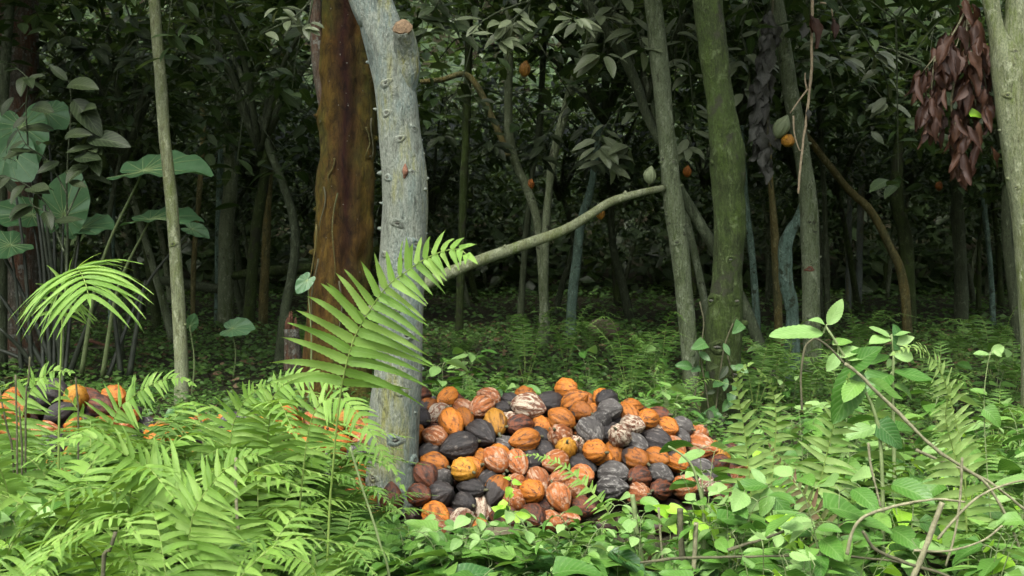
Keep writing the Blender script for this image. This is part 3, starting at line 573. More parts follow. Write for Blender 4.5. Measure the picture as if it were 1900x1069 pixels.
# named background stems
BGT = [
 ('grey cocoa stem with a short upright fork, left of the ochre trunk', [(357, 0, 15), (377, 74, 18), (401, 151, 21), (417, 219, 22), (427, 286, 25), (427, 357, 27), (420, 430, 28), (419, 610, 30)], 19, 'bark_green', None),
 ('bluish slim stem touching the grey cocoa stem', [(438, 60, 10), (430, 130, 11), (422, 190, 12), (410, 300, 13), (406, 420, 14), (405, 600, 15)], 19.6, 'bark_blue', None),
 ('mossy stem with a bent elbow left of the ochre trunk', [(440, 40, 15), (448, 74, 16), (471, 135, 18), (488, 178, 20), (502, 236, 20), (495, 303, 19), (475, 430, 20), (462, 590, 22)], 18, 'bark_moss', None),
 ('yellowish stem forking upright beside the mossy elbow', [(535, 40, 13), (528, 90, 13), (518, 135, 14), (508, 195, 14), (500, 300, 15), (488, 590, 17)], 18.5, 'bark_yellow', None),
 ('thin bluish stem behind the elephant ear leaves', [(212, -20, 9), (212, 168, 10), (215, 236, 10), (209, 300, 11), (207, 590, 12)], 19, 'bark_blue', None),
 ('thin orange yellow stem behind the slim pole', [(362, 60, 7), (370, 168, 8), (377, 236, 9), (370, 357, 9), (360, 480, 9), (358, 590, 9)], 17, 'bark_yellow', None),
 ('green stem right of the grey knobbly trunk under the leaf spray', [(944, -20, 15), (944, 100, 16), (943, 236, 17), (957, 303, 16), (978, 350, 16), (1000, 430, 17), (1012, 600, 18)], 16, 'bark_green', None),
 ('slim dark green stem behind the long leaning branch', [(872, 20, 12), (866, 202, 14), (860, 357, 15), (856, 480, 15), (852, 600, 16)], 17, 'bark_moss', None),
 ('grey stem slanting up right behind the long leaning branch', [(1105, 67, 15), (1072, 128, 17), (1048, 209, 17), (1028, 286, 16), (1018, 357, 15), (1012, 450, 16), (1008, 610, 19)], 15.5, 'bark_green', None),
 ('black slim stem among the leaves right of the knobbly trunk', [(1012, 40, 12), (1008, 100, 12), (1001, 236, 12), (988, 323, 11), (975, 450, 12), (965, 600, 13)], 17.5, 'bark_dark', None),
 ('bluish stem behind the end of the leaning branch', [(1100, 330, 13), (1078, 415, 17), (1069, 490, 18), (1062, 552, 19), (1060, 600, 20)], 17, 'bark_blue', None),
 ('mossy stem slanting down from the grey pole trunk', [(1480, 230, 12), (1506, 265, 13), (1543, 313, 13), (1580, 358, 14), (1616, 392, 15), (1652, 460, 16), (1674, 513, 17), (1684, 612, 18)], 17, 'bark_yellow', None),
 ('straight dark mossy stem behind the dead leaf bunch', [(1680, -10, 17), (1679, 11, 17), (1675, 147, 18), (1668, 258, 20), (1664, 368, 24), (1680, 450, 26), (1688, 605, 28)], 18, 'bark_moss', None),
 ('dark stem standing below the dead leaf bunch', [(1770, 200, 18), (1776, 380, 22), (1782, 480, 24), (1784, 600, 26)], 18.5, 'bark_dark', None),
 ('thin blue stem right of the dead leaf bunch', [(1815, 250, 8), (1828, 400, 9), (1838, 500, 9), (1842, 590, 10)], 19, 'bark_blue', None),
 ('bluish stem just right of the mossy trunk', [(1375, 250, 11), (1385, 380, 12), (1395, 470, 13), (1404, 590, 14)], 17, 'bark_blue', None),
 ('brown stem below the garland of dead grey leaves', [(1424, 250, 10), (1430, 345, 11), (1437, 430, 15), (1443, 560, 17), (1447, 665, 18)], 13.5, 'bark_yellow', None),
 ('pale grey slim stem far behind the mossy slanting stem', [(1586, 200, 8), (1580, 300, 9), (1576, 400, 10), (1574, 560, 11)], 23, 'bark_grey', None),
 ('pale grey far stem with a slight lean behind the slanting stem', [(1612, 180, 10), (1604, 260, 11), (1598, 360, 12), (1592, 560, 13)], 24, 'bark_grey', None),
 ('thin dark stem right of the grey pole trunk', [(1520, 200, 9), (1530, 380, 10), (1535, 560, 11), (1536, 600, 11)], 18, 'bark_dark', None),
]
for lab, pts, Y, mat, _ in BGT:
    tree('cocoa_tree', lab, pts, Y, M[mat], 'cocoa trees of the plantation', top=max(3.8, float(P(0, pts[0][1], Y)[2]) + .5), cscale=1.6 if Y < 20 else 1.2, amp=.09, seg=12, rough=(.006, 10))
# crooked yellow bough high between the trunks
log('crooked_bough', 'crooked yellow mossy bough among the leaves right of the knobbly trunk', [(780, 152, 9), (820, 148, 10), (863, 138, 11), (890, 168, 12), (908, 208, 12), (927, 249, 12), (943, 290, 12)], 15.8, M['bark_yellow'])

# the rest of the plantation: slim trunks and crowns that close the canopy
occupied = [(p[-1][0] if False else P(pts[-1][0], 470, Y)[0], Y) for _, pts, Y, _, _ in BGT]
cnt = 0; tries = 0; spots = []
rt = random.Random(5)
while cnt < 150 and tries < 9000:
    tries += 1; Y = rt.uniform(11.5, 35); X = rt.uniform(-(0.5 * Y + 4), 0.5 * Y + 4)
    if Y < 20 and 330 < CX + X / Y * F_PX < 1880: continue
    if any((X - a) ** 2 + (Y - c) ** 2 < 1.9 ** 2 for a, c in spots): continue
    if any((X - a) ** 2 + (Y - c) ** 2 < 0.6 ** 2 for a, c in occupied): continue
    spots.append((X, Y)); cnt += 1
for X, Y in ((-5.3, 9.9), (-5.6, 8.3), (-6.2, 12.2), (-6.5, 8.5), (-7, 11), (5.6, 8.4), (6.8, 10), (-2.6, 12), (2.35, 12.2), (-8.5, 7.5), (8, 7.6)): spots.append((X, Y))  # those beyond the left edge are unseen, added to shade sapling and elephant ears
for k, (X, Y) in enumerate(spots):
    px = CX + X / Y * F_PX; w = rt.uniform(.08, .17) / Y * F_PX; b0 = HZ + CAM_Z / Y * F_PX - float(gz(X, Y)) / Y * F_PX
    h = 5.0 if (X < -4.5 and Y < 12.5) else rt.uniform(2.3, 3.3); y1 = HZ - (h - CAM_Z) / Y * F_PX; l1, l2 = rt.uniform(-.45, .45) / Y * F_PX, rt.uniform(-.5, .5) / Y * F_PX  # added shading crowns on the left are lifted above the view
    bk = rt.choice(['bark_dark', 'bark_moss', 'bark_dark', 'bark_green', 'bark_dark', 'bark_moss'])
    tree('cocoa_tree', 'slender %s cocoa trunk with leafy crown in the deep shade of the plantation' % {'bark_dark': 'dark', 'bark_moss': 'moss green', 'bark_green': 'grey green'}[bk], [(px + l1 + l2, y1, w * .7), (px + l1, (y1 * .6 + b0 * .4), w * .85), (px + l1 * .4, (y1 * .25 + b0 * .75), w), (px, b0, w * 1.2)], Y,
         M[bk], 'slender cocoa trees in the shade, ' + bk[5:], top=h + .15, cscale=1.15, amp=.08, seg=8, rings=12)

# far wood that reads as one mass on the added slope
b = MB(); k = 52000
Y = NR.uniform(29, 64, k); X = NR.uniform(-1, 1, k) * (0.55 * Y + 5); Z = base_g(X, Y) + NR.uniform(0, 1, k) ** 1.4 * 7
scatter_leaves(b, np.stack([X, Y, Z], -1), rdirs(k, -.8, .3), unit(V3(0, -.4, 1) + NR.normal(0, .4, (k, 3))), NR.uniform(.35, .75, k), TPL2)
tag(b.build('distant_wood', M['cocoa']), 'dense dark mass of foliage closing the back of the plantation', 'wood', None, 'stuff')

# ------------------------------------------------------------------ cocoa pods
def pod_mesh(name, elong, ridge, tip, seed):
    """unit pod: length 1 along Y (stalk end at -0.5), radius set by elong"""
    r = random.Random(seed); n, seg = 22, 40; b = MB(); s = np.linspace(0, 1, n); rad = 0.5 / elong
    prof = np.clip(np.sin(np.pi * s ** 0.92), 0, 1) ** 0.62; prof = prof * (1 - tip * sstep(.6, 1, s)); prof[0] = prof[-1] = 0.05
    th = np.linspace(0, 2 * math.pi, seg, endpoint=False); ph = r.uniform(0, 6); rings = []
    bx, bz = r.uniform(-.05, .05), r.uniform(-.05, .05)
    for i in range(n):
        rd = (1 - abs(np.cos(5 * th + ph)) ** 2.5 * 0 + ridge * (abs(np.sin(5 * th + ph)) ** .6 - .7) + ridge * .35 * np.cos(10 * th)) * (1 + .03 * np.sin(3 * th + s[i] * 7 + ph))
        fl = rad * prof[i] * (1 + (rd - 1) * np.sin(np.pi * s[i]) ** .4)
        rings.append(np.stack([np.cos(th) * fl + bx * math.sin(math.pi * s[i]), np.full(seg, s[i] - .5), np.sin(th) * fl + bz * math.sin(math.pi * s[i])], -1))
    i, j = np.meshgrid(np.arange(n - 1), np.arange(seg), indexing='ij'); k = (j + 1) % seg
    Q = np.stack([i * seg + j, (i + 1) * seg + j, (i + 1) * seg + k, i * seg + k], -1).reshape(-1, 4)
    V = np.vstack(rings + [[(0, -.495, 0)], [(0, .51, 0)]]); m = n * seg
    T = [(m, q, (q + 1) % seg) for q in range(seg)] + [(m + 1, (n - 1) * seg + (q + 1) % seg, (n - 1) * seg + q) for q in range(seg)]
    fu = np.concatenate([np.tile(abs(np.sin(5 * th + ph)) ** .6, n), [.5, .5]]); b.add(V, Q, T, np.stack([fu, np.concatenate([np.repeat(s, seg), [0, 1]])], -1)); me = b.mesh(name); me.materials.append(None); return me
PODM = [pod_mesh('cocoa_pod', e, rg, tp, k) for k, (e, rg, tp) in enumerate(((1.38, .10, .12), (1.48, .12, .2), (1.58, .085, .12), (1.7, .13, .26), (1.42, .075, .06), (1.5, .15, .2)))]
PODE = [1.38, 1.48, 1.58, 1.7, 1.42, 1.5]
b = MB(); b.tube(catmull([V3(0, -.46, 0), V3(0.01, -.54, 0.005), V3(.03, -.60, .02)], 5), [.055, .045, .04, .042, .035], 7, lumpf(2, .12)); STALK = b.mesh('stalk'); STALK.materials.append(M['brown_twig'])
PT = {'O': ('pod_orange', 'orange cocoa pod with brown scuffs lying in the discarded heap', 'orange pods'),
      'S': ('pod_streak', 'reddish cocoa pod with pinkish dry streaks in the discarded heap', 'streaked reddish pods'),
      'W': ('pod_white', 'cocoa pod covered in whitish mould streaks in the discarded heap', 'white mouldy pods'),
      'K': ('pod_black', 'rotten black cocoa pod in the discarded heap', 'black pods'),
      'G': ('pod_grey', 'dull grey cocoa pod filmed with mould in the discarded heap', 'grey pods'),
      'D': ('pod_dark', 'dark brown half rotten cocoa pod in the discarded heap', 'dark brown pods'),
      'Y': ('pod_yellow', 'yellow orange cocoa pod in the discarded heap', 'yellow pods'),
      'H': ('pod_half', 'orange cocoa pod with one blackened end in the discarded heap', 'half black pods')}
LIST3 = """495 130 150 105 -20 S;450 210 150 130 20 S;310 180 150 110 -25 S;230 150 110 80 30 O;120 185 130 90 10 H;170 235 150 110 30 W;280 300 170 140 -60 O;345 245 120 90 -60 O;165 325 130 110 0 D;545 300 130 130 -70 Y;445 360 170 150 -20 K;690 315 160 130 0 D;730 215 220 120 -5 W;575 200 120 80 30 K;640 160 120 80 10 K;855 150 215 140 -5 K;720 135 110 70 10 O;965 95 100 60 0 O;1015 155 190 120 35 O;940 265 180 130 -30 O;1065 235 140 110 0 H;815 265 90 80 0 O;825 345 120 110 0 K;930 395 145 145 -60 S;1120 390 165 150 -50 G;1025 415 70 90 90 W;1175 290 120 120 60 G;1110 290 120 60 0 S;150 410 170 80 -10 S;315 445 230 150 10 K;130 450 150 60 0 K;150 520 190 130 -10 O;700 430 200 110 5 O;820 450 140 120 -10 K;590 405 120 60 0 G;540 475 130 120 -50 O;525 545 170 120 -40 S;665 555 140 125 -60 S;360 580 180 150 30 O;350 620 140 110 0 Y;120 620 160 130 -50 D;225 610 100 120 80 G;210 745 165 150 40 K;500 630 150 100 20 K;545 700 130 140 60 H;660 655 110 110 -40 S;795 645 150 130 -50 S;760 500 120 130 0 K;920 540 130 130 0 S;1065 530 150 150 0 K;985 490 70 90 90 Y;1170 480 100 110 0 O;895 595 110 110 0 S;385 700 170 90 0 K;415 775 210 150 -80 W;320 765 110 90 0 K;280 855 220 110 -15 D;160 880 170 100 -10 O;180 930 210 90 -3 S;400 920 150 80 10 O;590 870 190 120 -5 D;670 765 100 130 -70 S;745 745 100 80 0 O;815 775 120 120 0 D;915 695 120 80 0 O;935 775 160 130 -60 S;765 850 130 80 -30 D;860 860 150 70 10 S;1015 700 110 100 -40 S;1060 640 120 110 0 S;1075 770 110 80 0 D;320 920 90 80 20 W;90 745 80 80 0 D;75 345 70 100 90 O;70 280 60 70 0 K;600 250 80 60 0 W;1130 190 90 90 0 O;445 475 90 90 0 O;960 860 120 80 10 S"""
LIST4 = """205 180 120 80 0 K;225 245 140 100 20 G;360 255 150 110 -60 O;250 320 200 130 -5 K;300 245 70 80 0 K;510 320 140 90 0 W;380 330 90 60 0 W;390 390 130 120 -20 G;520 415 195 140 -15 K;265 435 140 90 -80 O;190 485 120 110 0 O;385 505 150 130 -20 H;510 520 120 90 -10 O;640 505 130 120 -20 H;640 420 120 100 -20 S;680 320 110 90 0 G;655 365 100 80 0 G;770 370 150 110 60 S;815 435 190 140 -5 S;895 510 130 120 40 D;260 580 210 150 5 G;270 680 200 130 10 G;555 580 160 100 -10 G;815 595 170 140 -20 G;400 610 80 90 0 D;400 710 120 80 20 S;830 670 130 50 0 W;980 490 80 60 0 D;950 730 120 70 0 D;300 410 110 110 -60 W;440 300 70 60 0 O;600 345 60 60 0 O;700 680 130 90 10 S;560 690 130 90 -10 D"""
pods = []   # centre, axis, length, variant, type, pinned
def heap_hit(px, py):
    for Y in np.arange(4.7, 7.0, 0.01):
        p = P(px, py, Y)
        if p[2] <= heap_h(p[0], p[1]) + base_g(p[0], p[1]) + 0.02: return p
    return P(px, py, 6.1)
rp = random.Random(21)
for txt, ox in ((LIST3, 760), (LIST4, 1060)):
    for e in txt.split(';'):
        zx, zy, ln, wd, an, ty = e.split(); px, py = ox + float(zx) / 3.342, 700 + float(zy) / 3.342
        c = heap_hit(px, py); m = c[1] / F_PX / 3.342; ln, wd = float(ln) * m, float(wd) * m; v = rp.randrange(6)
        wd = max(wd * 1.1, .10); L = min(max(ln * 1.12, wd * PODE[v]), .235); L = max(L, .165)
        k = min(1.0, max(ln, wd) / L); el = math.acos(k) * (1 if rp.random() < .7 else -1) + rp.uniform(-.1, .1)
        a = math.radians(float(an)); ax = V3(math.cos(a) * math.cos(el), -math.sin(el), math.sin(a) * math.cos(el))
        if rp.random() < .5: ax = -ax
        pods.append([c, ax, L, v, ty, 1.0])
# the heap's left half behind the ferns, its back and the layer underneath
def free(x, y, z, dmin): return all((p[0][0] - x) ** 2 + (p[0][1] - y) ** 2 + (p[0][2] - z) ** 2 > dmin * dmin for p in pods)
for _ in range(2600):
    x = rp.uniform(-2.75, 1.3); y = rp.uniform(4.98, 6.3); h = float(heap_h(x, y))
    if h < .05 or (x > -.45 and y < 6.03): continue
    if (x + .6) ** 2 + (y - 5.4) ** 2 < .2 ** 2: continue
    z = max(h + float(base_g(x, y)), float(gz(x, y)) + .045)
    if not free(x, y, z, .118) or len(pods) > 270: continue
    ax = unit(V3(rp.uniform(-1, 1), rp.uniform(-1, .6), rp.uniform(-.35, .35)))
    pods.append([V3(x, y, z), ax, rp.uniform(.16, .21), rp.randrange(6), rp.choice('OOOOSSKDHGYD'), .5])
# settle: push overlapping pods apart, keep them near their places
C = np.array([p[0] for p in pods]); A = np.array([p[1] for p in pods]); Ls = np.array([p[2] for p in pods]); Rr = Ls / 2 / np.array([PODE[p[3]] for p in pods]); T0 = C.copy(); PIN = np.array([p[5] for p in pods])
for it in range(36):
    offs = np.stack([-A * (Ls * .27)[:, None], A * 0, A * (Ls * .27)[:, None]], 1); S = (C[:, None] + offs).reshape(-1, 3); SR = np.stack([Rr * .8, Rr * .97, Rr * .8], 1).ravel(); own = np.repeat(np.arange(len(C)), 3)
    D = S[:, None] - S[None]; dist = np.sqrt((D ** 2).sum(-1)) + 1e-6; ov = SR[:, None] + SR[None] - dist; ov[own[:, None] == own[None]] = 0; ov = np.maximum(ov, 0)
    push = (D / dist[..., None] * ov[..., None]).sum(1); mv = np.zeros_like(C); np.add.at(mv, own, push); C = C + mv * 0.13
    C += (T0 - C) * (0.16 * PIN)[:, None]
    dx = C[:, :2] - V3(B1[0], B1[1]); dd = np.linalg.norm(dx, axis=1); rr = 0.15 + Rr * .8; C[:, :2] += np.where((dd < rr)[:, None], dx / dd[:, None] * (rr - dd)[:, None], 0)
    C[:, 2] = np.maximum(C[:, 2], gz(C[:, 0], C[:, 1]) + Rr * .9)
def make_pod(c, ax, L, v, mat, label, group, roll, stalk):
    o = place('cocoa_pod', PODM[v], None, mat4=frame(c, ax, (math.sin(roll), .3, math.cos(roll)), L))
    o.material_slots[0].link = 'OBJECT'; o.material_slots[0].material = M[mat]; tag(o, label, 'cocoa pod', group)
    if stalk: place('stalk', STALK, o)
    return o
for k, p in enumerate(pods):
    mat, lab, grp = PT[p[4]]; sd_ = 'left' if C[k][0] < B1[0] else 'right'; lab = lab.replace('lying in the discarded heap', 'in the discarded heap').replace('in the discarded heap', 'in the heap %s of the knobbly grey trunk' % sd_); grp = grp + ' %s of the trunk' % sd_; make_pod(C[k], p[1], p[2], p[3], mat, lab, grp, rp.uniform(0, 6.28), k < 113 or k % 3 == 0)
bu = MB(); lowpod = MB(); th = np.linspace(0, 2 * math.pi, 10, endpoint=False)
LV = np.array([(math.cos(t) * r, y, math.sin(t) * r) for y, r in ((-.5, .03), (-.35, .24), (0, .34), (.35, .22), (.5, .03)) for t in th]); LQ = np.array([(i * 10 + j, (i + 1) * 10 + j, (i + 1) * 10 + (j + 1) % 10, i * 10 + (j + 1) % 10) for i in range(4) for j in range(10)])
low = []
for _ in range(4000):
    x = rp.uniform(-2.7, 1.3); y = rp.uniform(5.05, 6.5); h = float(heap_h(x, y))
    if h < .14 or (x + .6) ** 2 + (y - 5.4) ** 2 < .2 ** 2: continue
    z = h + float(base_g(x, y)) - .12
    if any((x - q[0]) ** 2 + (y - q[1]) ** 2 < .1 ** 2 for q in low): continue
    low.append((x, y, z)); m = np.array(frame((x, y, z), (rp.uniform(-1, 1), rp.uniform(-1, 1), rp.uniform(-.3, .3)), (0, 0, 1), .16)); bu.add(LV @ m[:3, :3].T + m[:3, 3], LQ)
tag(bu.build('buried_pods', M['pod_dark']), 'mass of rotten brown pods filling the inside of the heap', 'pods', None, 'stuff')
# pods on the trees
make_pod(P(1451, 235, 10.2), V3(.45, -.2, 1), .24, 3, 'pod_green', 'pale green ribbed cocoa pod hanging on the grey pole trunk', None, 1.0, True)
make_pod(P(1462, 262, 10.2), V3(.1, -.8, -.3), .17, 0, 'pod_yellow', 'yellow orange cocoa pod on the grey pole trunk below the green one', None, 2.0, True)
for px, py, Y, mt, lab in ((1743, 345, 17.5, 'pod_orange', 'small orange pod glowing among dark stems under the dead leaf bunch'), (1276, 318, 15, 'pod_orange', 'small orange pod in the dark leaves between grey green and mossy trunks'), (985, 342, 16, 'pod_orange', 'small orange pod beside the black slim stem'), (200, 184, 16, 'pod_orange', 'small orange pod in the dark leaves left of the slim pole'), (1115, 396, 14, 'pod_yellow', 'yellow green pod hanging near the end of the leaning branch'), (1207, 325, 10, 'pod_green', 'slim green pod on the leaning grey green trunk'), (975, 128, 11, 'pod_yellow', 'yellow pod just under the pale leaf spray')):
    make_pod(P(px, py, Y), V3(.1, 0, 1), .17, 1, mt, lab, None, 0, True)

# ------------------------------------------------------------------ ferns
def frond_geo(pts, nh, plen, pairs, start=.25, wid=.028, a0=78, a1=52, droop=.22, rows=16, serr=.12, env=None, rnd=R, jit=.06, base_e=.75, nspin=0.0):
    c = catmull(pts, 48); t = unit(np.gradient(c, axis=0)); out = []
    env = env or (lambda u: (base_e + (1 - base_e) * min(1, u / .25)) * max(0.10, 1 - max(0, (u - .25) / .75) ** 1.25))
    for i in range(pairs):
        for sg in (-1, 1):
            u = (i + .5 + .18 * sg) / pairs; s = start + (1 - start) * u; k = min(47, max(0, int(round(s * 47)))); e = env(u)
            n0 = np.asarray(nh(u) if callable(nh) else nh, float); sd = unit(np.cross(t[k], n0)); n = unit(np.cross(sd, t[k]))
            a = math.radians(a0 * (1 - u) + a1 * u + rnd.uniform(-5, 5)); d = sd * sg * math.sin(a) + t[k] * math.cos(a) + n * rnd.uniform(-jit, jit * 2.5)
            L = plen * e * rnd.uniform(.9, 1.06); b = MB()
            b.strap(c[k], d, unit(n + V3(*[rnd.uniform(-.25, .25) for _ in range(3)])), L, wid * (.55 + .45 * e), p_pinna, rows, droop * rnd.uniform(.6, 1.4), .22, serr, t[k] * rnd.uniform(-.02, .16), 0, .05, rnd.uniform(0, 6))
            out.append(b)
    b = MB(); b.strap(c[-1], t[-1], nh(1) if callable(nh) else nh, plen * .22, wid * .6, p_pinna, rows, .1, .2, serr); out.append(b)
    return c, out
def add_frond(parent, geo, mat, r=.0042, single=True, stem=None):
    c, leaflets = geo; b = MB(); b.tube(c, np.linspace(r, r * .3, len(c)), 6); f = b.build('frond', stem or M['fern_stem'], parent)
    if single:
        for q in leaflets: q.build('leaflet', mat, f)
    else:
        m = MB()
        for q in leaflets: m.add(np.vstack(q.V), np.vstack(q.Q), None, np.vstack(q.U))
        m.build('leaflets', mat, f)
    return f
def pf(base, pts, Y0=None):
    return np.array([P(*q) for q in pts]) - base

# the tall frond that stands in front of the grey trunk
HP = [(600, 1240, 3.75), (611, 955, 3.72), (616, 890, 3.7), (625, 786, 3.66), (631, 737, 3.64), (638, 696, 3.62), (648, 656, 3.6), (658, 626, 3.59), (672, 599, 3.57), (695, 562, 3.54), (722, 528, 3.5), (749, 508, 3.47), (783, 484, 3.43), (817, 468, 3.38), (850, 462, 3.33), (866, 472, 3.3)]
hb = P(*HP[0]); hb[2] = gz(hb[0], hb[1]); T = thing('tall_fern', 'tall single fern frond arching in front of the pale grey trunk', 'fern', hb)
def henv(u): return float(np.interp(u, [0, .08, .25, .45, .6, .75, .9, 1], [.8, 1, .95, .68, .5, .42, .24, .12]))
add_frond(T, frond_geo(pf(hb, HP), V3(.1, -1, .35),   .27, 24, .56, .039, 82, 48, .26, 28, .13, henv, jit=.05), M['fern'], .0055)

# the umbrella shaped frond on the left
UP = [(105, 1130, 4.25), (108, 900, 4.25), (110, 760, 4.25), (113, 660, 4.24), (116, 590, 4.22), (124, 530, 4.16), (134, 505, 4.08), (144, 500, 3.98), (153, 512, 3.88), (160, 530, 3.82), (164, 548, 3.79)]
ub = P(*UP[0]); ub[2] = gz(ub[0], ub[1]); T = thing('umbrella_fern', 'tall fern whose frond tip spreads like an umbrella beside elephant ears', 'fern', ub)
def uenv(u): return float(np.interp(u, [0, .12, .3, .5, .7, .9, 1], [.5, .62, .8, 1.0, 1.05, .8, .6]))
add_frond(T, frond_geo(pf(ub, UP), lambda u: V3(0, -.75 + .4 * u, .3 + u), .25, 32, .66, .026, 80, 58, .5, 24, .12, uenv, jit=.04), M['fern'], .006)

# explicit fronds traced in the fern bed (root off in the bed below)
EXPL = [
 ('fern frond arching right in front of the slim pole foot', [(190, 1100, 4.6), (200, 860, 4.6), (214, 771, 4.58), (240, 742, 4.55), (268, 721, 4.52), (300, 706, 4.5), (330, 702, 4.47), (352, 710, 4.44)], .20, 22, .38, V3(0, -.8, .6), .028),
 ('broad fern frond sweeping left with long drooping leaflets', [(420, 1240, 3.5), (395, 1000, 3.5), (375, 935, 3.48), (314, 900, 3.44), (270, 868, 3.4), (237, 847, 3.37), (200, 826, 3.33), (164, 811, 3.3), (120, 816, 3.26)], .26, 24, .36, V3(0, -.55, .85), .034),
 ('large fern frond fanning wide with long level leaflets', [(330, 1240, 3.25), (345, 1060, 3.25), (352, 990, 3.24), (365, 940, 3.22), (400, 890, 3.2), (440, 855, 3.18), (480, 840, 3.14)], .27, 22, .25, V3(-.2, -.85, .5), .034),
 ('low fern frond curling over in the bed, its tip nodding down', [(20, 1240, 3.1), (60, 1050, 3.1), (100, 1010, 3.08), (150, 982, 3.05), (200, 962, 3.0), (235, 966, 2.96), (252, 990, 2.94)], .17, 20, .25, V3(0, -.4, .9), .026),
 ('fern frond rising steeply with leaflets like a feather', [(420, 1150, 4.3), (425, 900, 4.3), (430, 800, 4.28), (450, 750, 4.25), (480, 722, 4.2), (520, 708, 4.15)], .19, 20, .4, V3(.1, -.9, .4), .028),
 ('fern frond bending over towards the knobbly trunk foot', [(540, 1150, 4.1), (560, 900, 4.1), (575, 790, 4.08), (600, 745, 4.05), (640, 745, 4.0), (680, 790, 3.95), (715, 850, 3.9), (745, 900, 3.86)], .13, 24, .42, V3(.2, -.7, .7), .026),
 ('bent fern frond with twisted leaflets left of the tall frond', [(470, 1150, 4.4), (480, 900, 4.4), (490, 790, 4.38), (515, 725, 4.34), (560, 700, 4.3), (605, 705, 4.26), (640, 730, 4.22)], .15, 22, .42, V3(.1, -.8, .6), .028),
 ('fern frond standing tall at the edge of the bed beside brown stalks', [(20, 1150, 4.4), (30, 880, 4.4), (40, 780, 4.38), (60, 720, 4.34), (95, 690, 4.28), (130, 690, 4.2)], .17, 20, .4, V3(0, -.85, .5), .028),
 ('fern frond spreading low and level in the middle of the bed', [(620, 1240, 3.4), (590, 1080, 3.4), (560, 1040, 3.38), (510, 1030, 3.34), (470, 1040, 3.3)], .14, 18, .3, V3(0, -.4, .9), .024),
 ('small fern frond leaning over the pods from the right', [(1190, 1080, 4.72), (1150, 985, 4.74), (1118, 935, 4.76), (1085, 900, 4.78), (1055, 872, 4.8), (1020, 852, 4.82), (985, 844, 4.84), (960, 848, 4.85)], .075, 22, .3, V3(.1, -.6, .75), .016),
 ('pale upright fern at the right end of the heap', [(1400, 1120, 4.6), (1398, 980, 4.6), (1392, 900, 4.6), (1385, 830, 4.6), (1376, 770, 4.58), (1368, 720, 4.55), (1372, 690, 4.52), (1388, 678, 4.48)], .17, 20, .28, V3(.3, -.8, .5), .034),
 ('fern frond behind the pale upright fern leaning right', [(1420, 1120, 4.75), (1425, 960, 4.75), (1435, 860, 4.75), (1440, 780, 4.73), (1432, 720, 4.7), (1410, 690, 4.66)], .13, 18, .32, V3(-.2, -.9, .3), .026),
 ('bright fern frond arching over beyond the broad leaved seedling', [(1800, 1050, 4.3), (1790, 880, 4.3), (1770, 770, 4.28), (1745, 690, 4.24), (1715, 652, 4.18), (1685, 645, 4.1), (1660, 655, 4.05)], .13, 22, .4, V3(.1, -.7, .6), .026),
 ('bright yellow green fern hanging beside the drooping seedling leaf', [(1500, 1130, 4.5), (1510, 960, 4.5), (1530, 860, 4.48), (1550, 780, 4.45), (1565, 730, 4.4), (1575, 700, 4.34)], .16, 16, .35, V3(-.2, -.7, .6), .032),
 ('fern frond with blunt pale leaflets beside the curled shoot', [(1800, 1080, 4.15), (1790, 930, 4.15), (1770, 840, 4.14), (1755, 780, 4.1), (1760, 730, 4.05)], .19, 14, .35, V3(0, -.8, .5), .036),
 ('brownish fern frond lying in the weeds right of the heap', [(1560, 1120, 4.2), (1540, 1000, 4.2), (1500, 930, 4.2), (1460, 880, 4.18), (1430, 830, 4.14)], .12, 18, .25, V3(.2, -.9, .4), .024),
]
for lab, pts, pl, pairs, st, nh, wd in EXPL:
    bb = P(*pts[0]); bb[2] = gz(bb[0], bb[1]); g = pf(bb, pts); g[0] = (0, 0, 0) if abs(g[0][2]) < .5 else g[0]
    T = thing('arching_fern' if 'arching' in lab else 'fern', lab, 'fern', bb)
    add_frond(T, frond_geo(g, nh, pl, pairs, st, wd, 80, 50, .3, 20, .12), M['fern_brown' if 'brownish' in lab else 'fern_pale' if ('pale' in lab or 'bright' in lab) else 'fern'], .0045)

# fern plants of the bed
def fern_proto(nf, L, plen, pairs, single, mat, seed, wid=.026, rows=14, label=None, group=None, upright=.75):
    r = random.Random(seed); T = thing('fern', label, 'fern', (0, 0, 0), group)
    for k in range(nf):
        a = k * 2 * math.pi / nf + r.uniform(-.4, .4); l = L * r.uniform(.75, 1.1); up = upright * r.uniform(.75, 1.15); sp = r.uniform(.35, .7)
        dx, dy = math.cos(a), math.sin(a)
        pts = [V3(0, 0, 0), V3(dx * .1 * l, dy * .1 * l, .4 * l * up), V3(dx * .25 * l * sp * 1.6, dy * .25 * l * sp * 1.6, .75 * l * up), V3(dx * .6 * l * sp * 1.3, dy * .6 * l * sp * 1.3, .95 * l * up), V3(dx * l * sp * 1.35, dy * l * sp * 1.35, .85 * l * up)]
        add_frond(T, frond_geo(pts, V3(dx * .1, dy * .1, 1) + V3(-dx, -dy, 0) * .5, plen, pairs, .3, wid, 80, 52, .32, rows, .12, rnd=r), mat, .004, single)
    return T
LB = 'bright green sword fern crowded in the bed before the heap'; GB = 'ferns of the bed in front of the heap'
prot = [fern_proto(6, .88, .2, 18, True, M['fern'], 71, .03, 16, LB, GB), fern_proto(5, .95, .22, 18, True, M['fern'], 72, .032, 16, LB, GB), fern_proto(7, .8, .17, 18, False, M['fern_mid'], 73, .027, 14, LB, GB), fern_proto(6, .9, .19, 18, False, M['fern'], 74, .028, 14, LB, GB), fern_proto(6, .75, .16, 18, False, M['fern_mid'], 75, .026, 14, LB, GB)]
used = set()
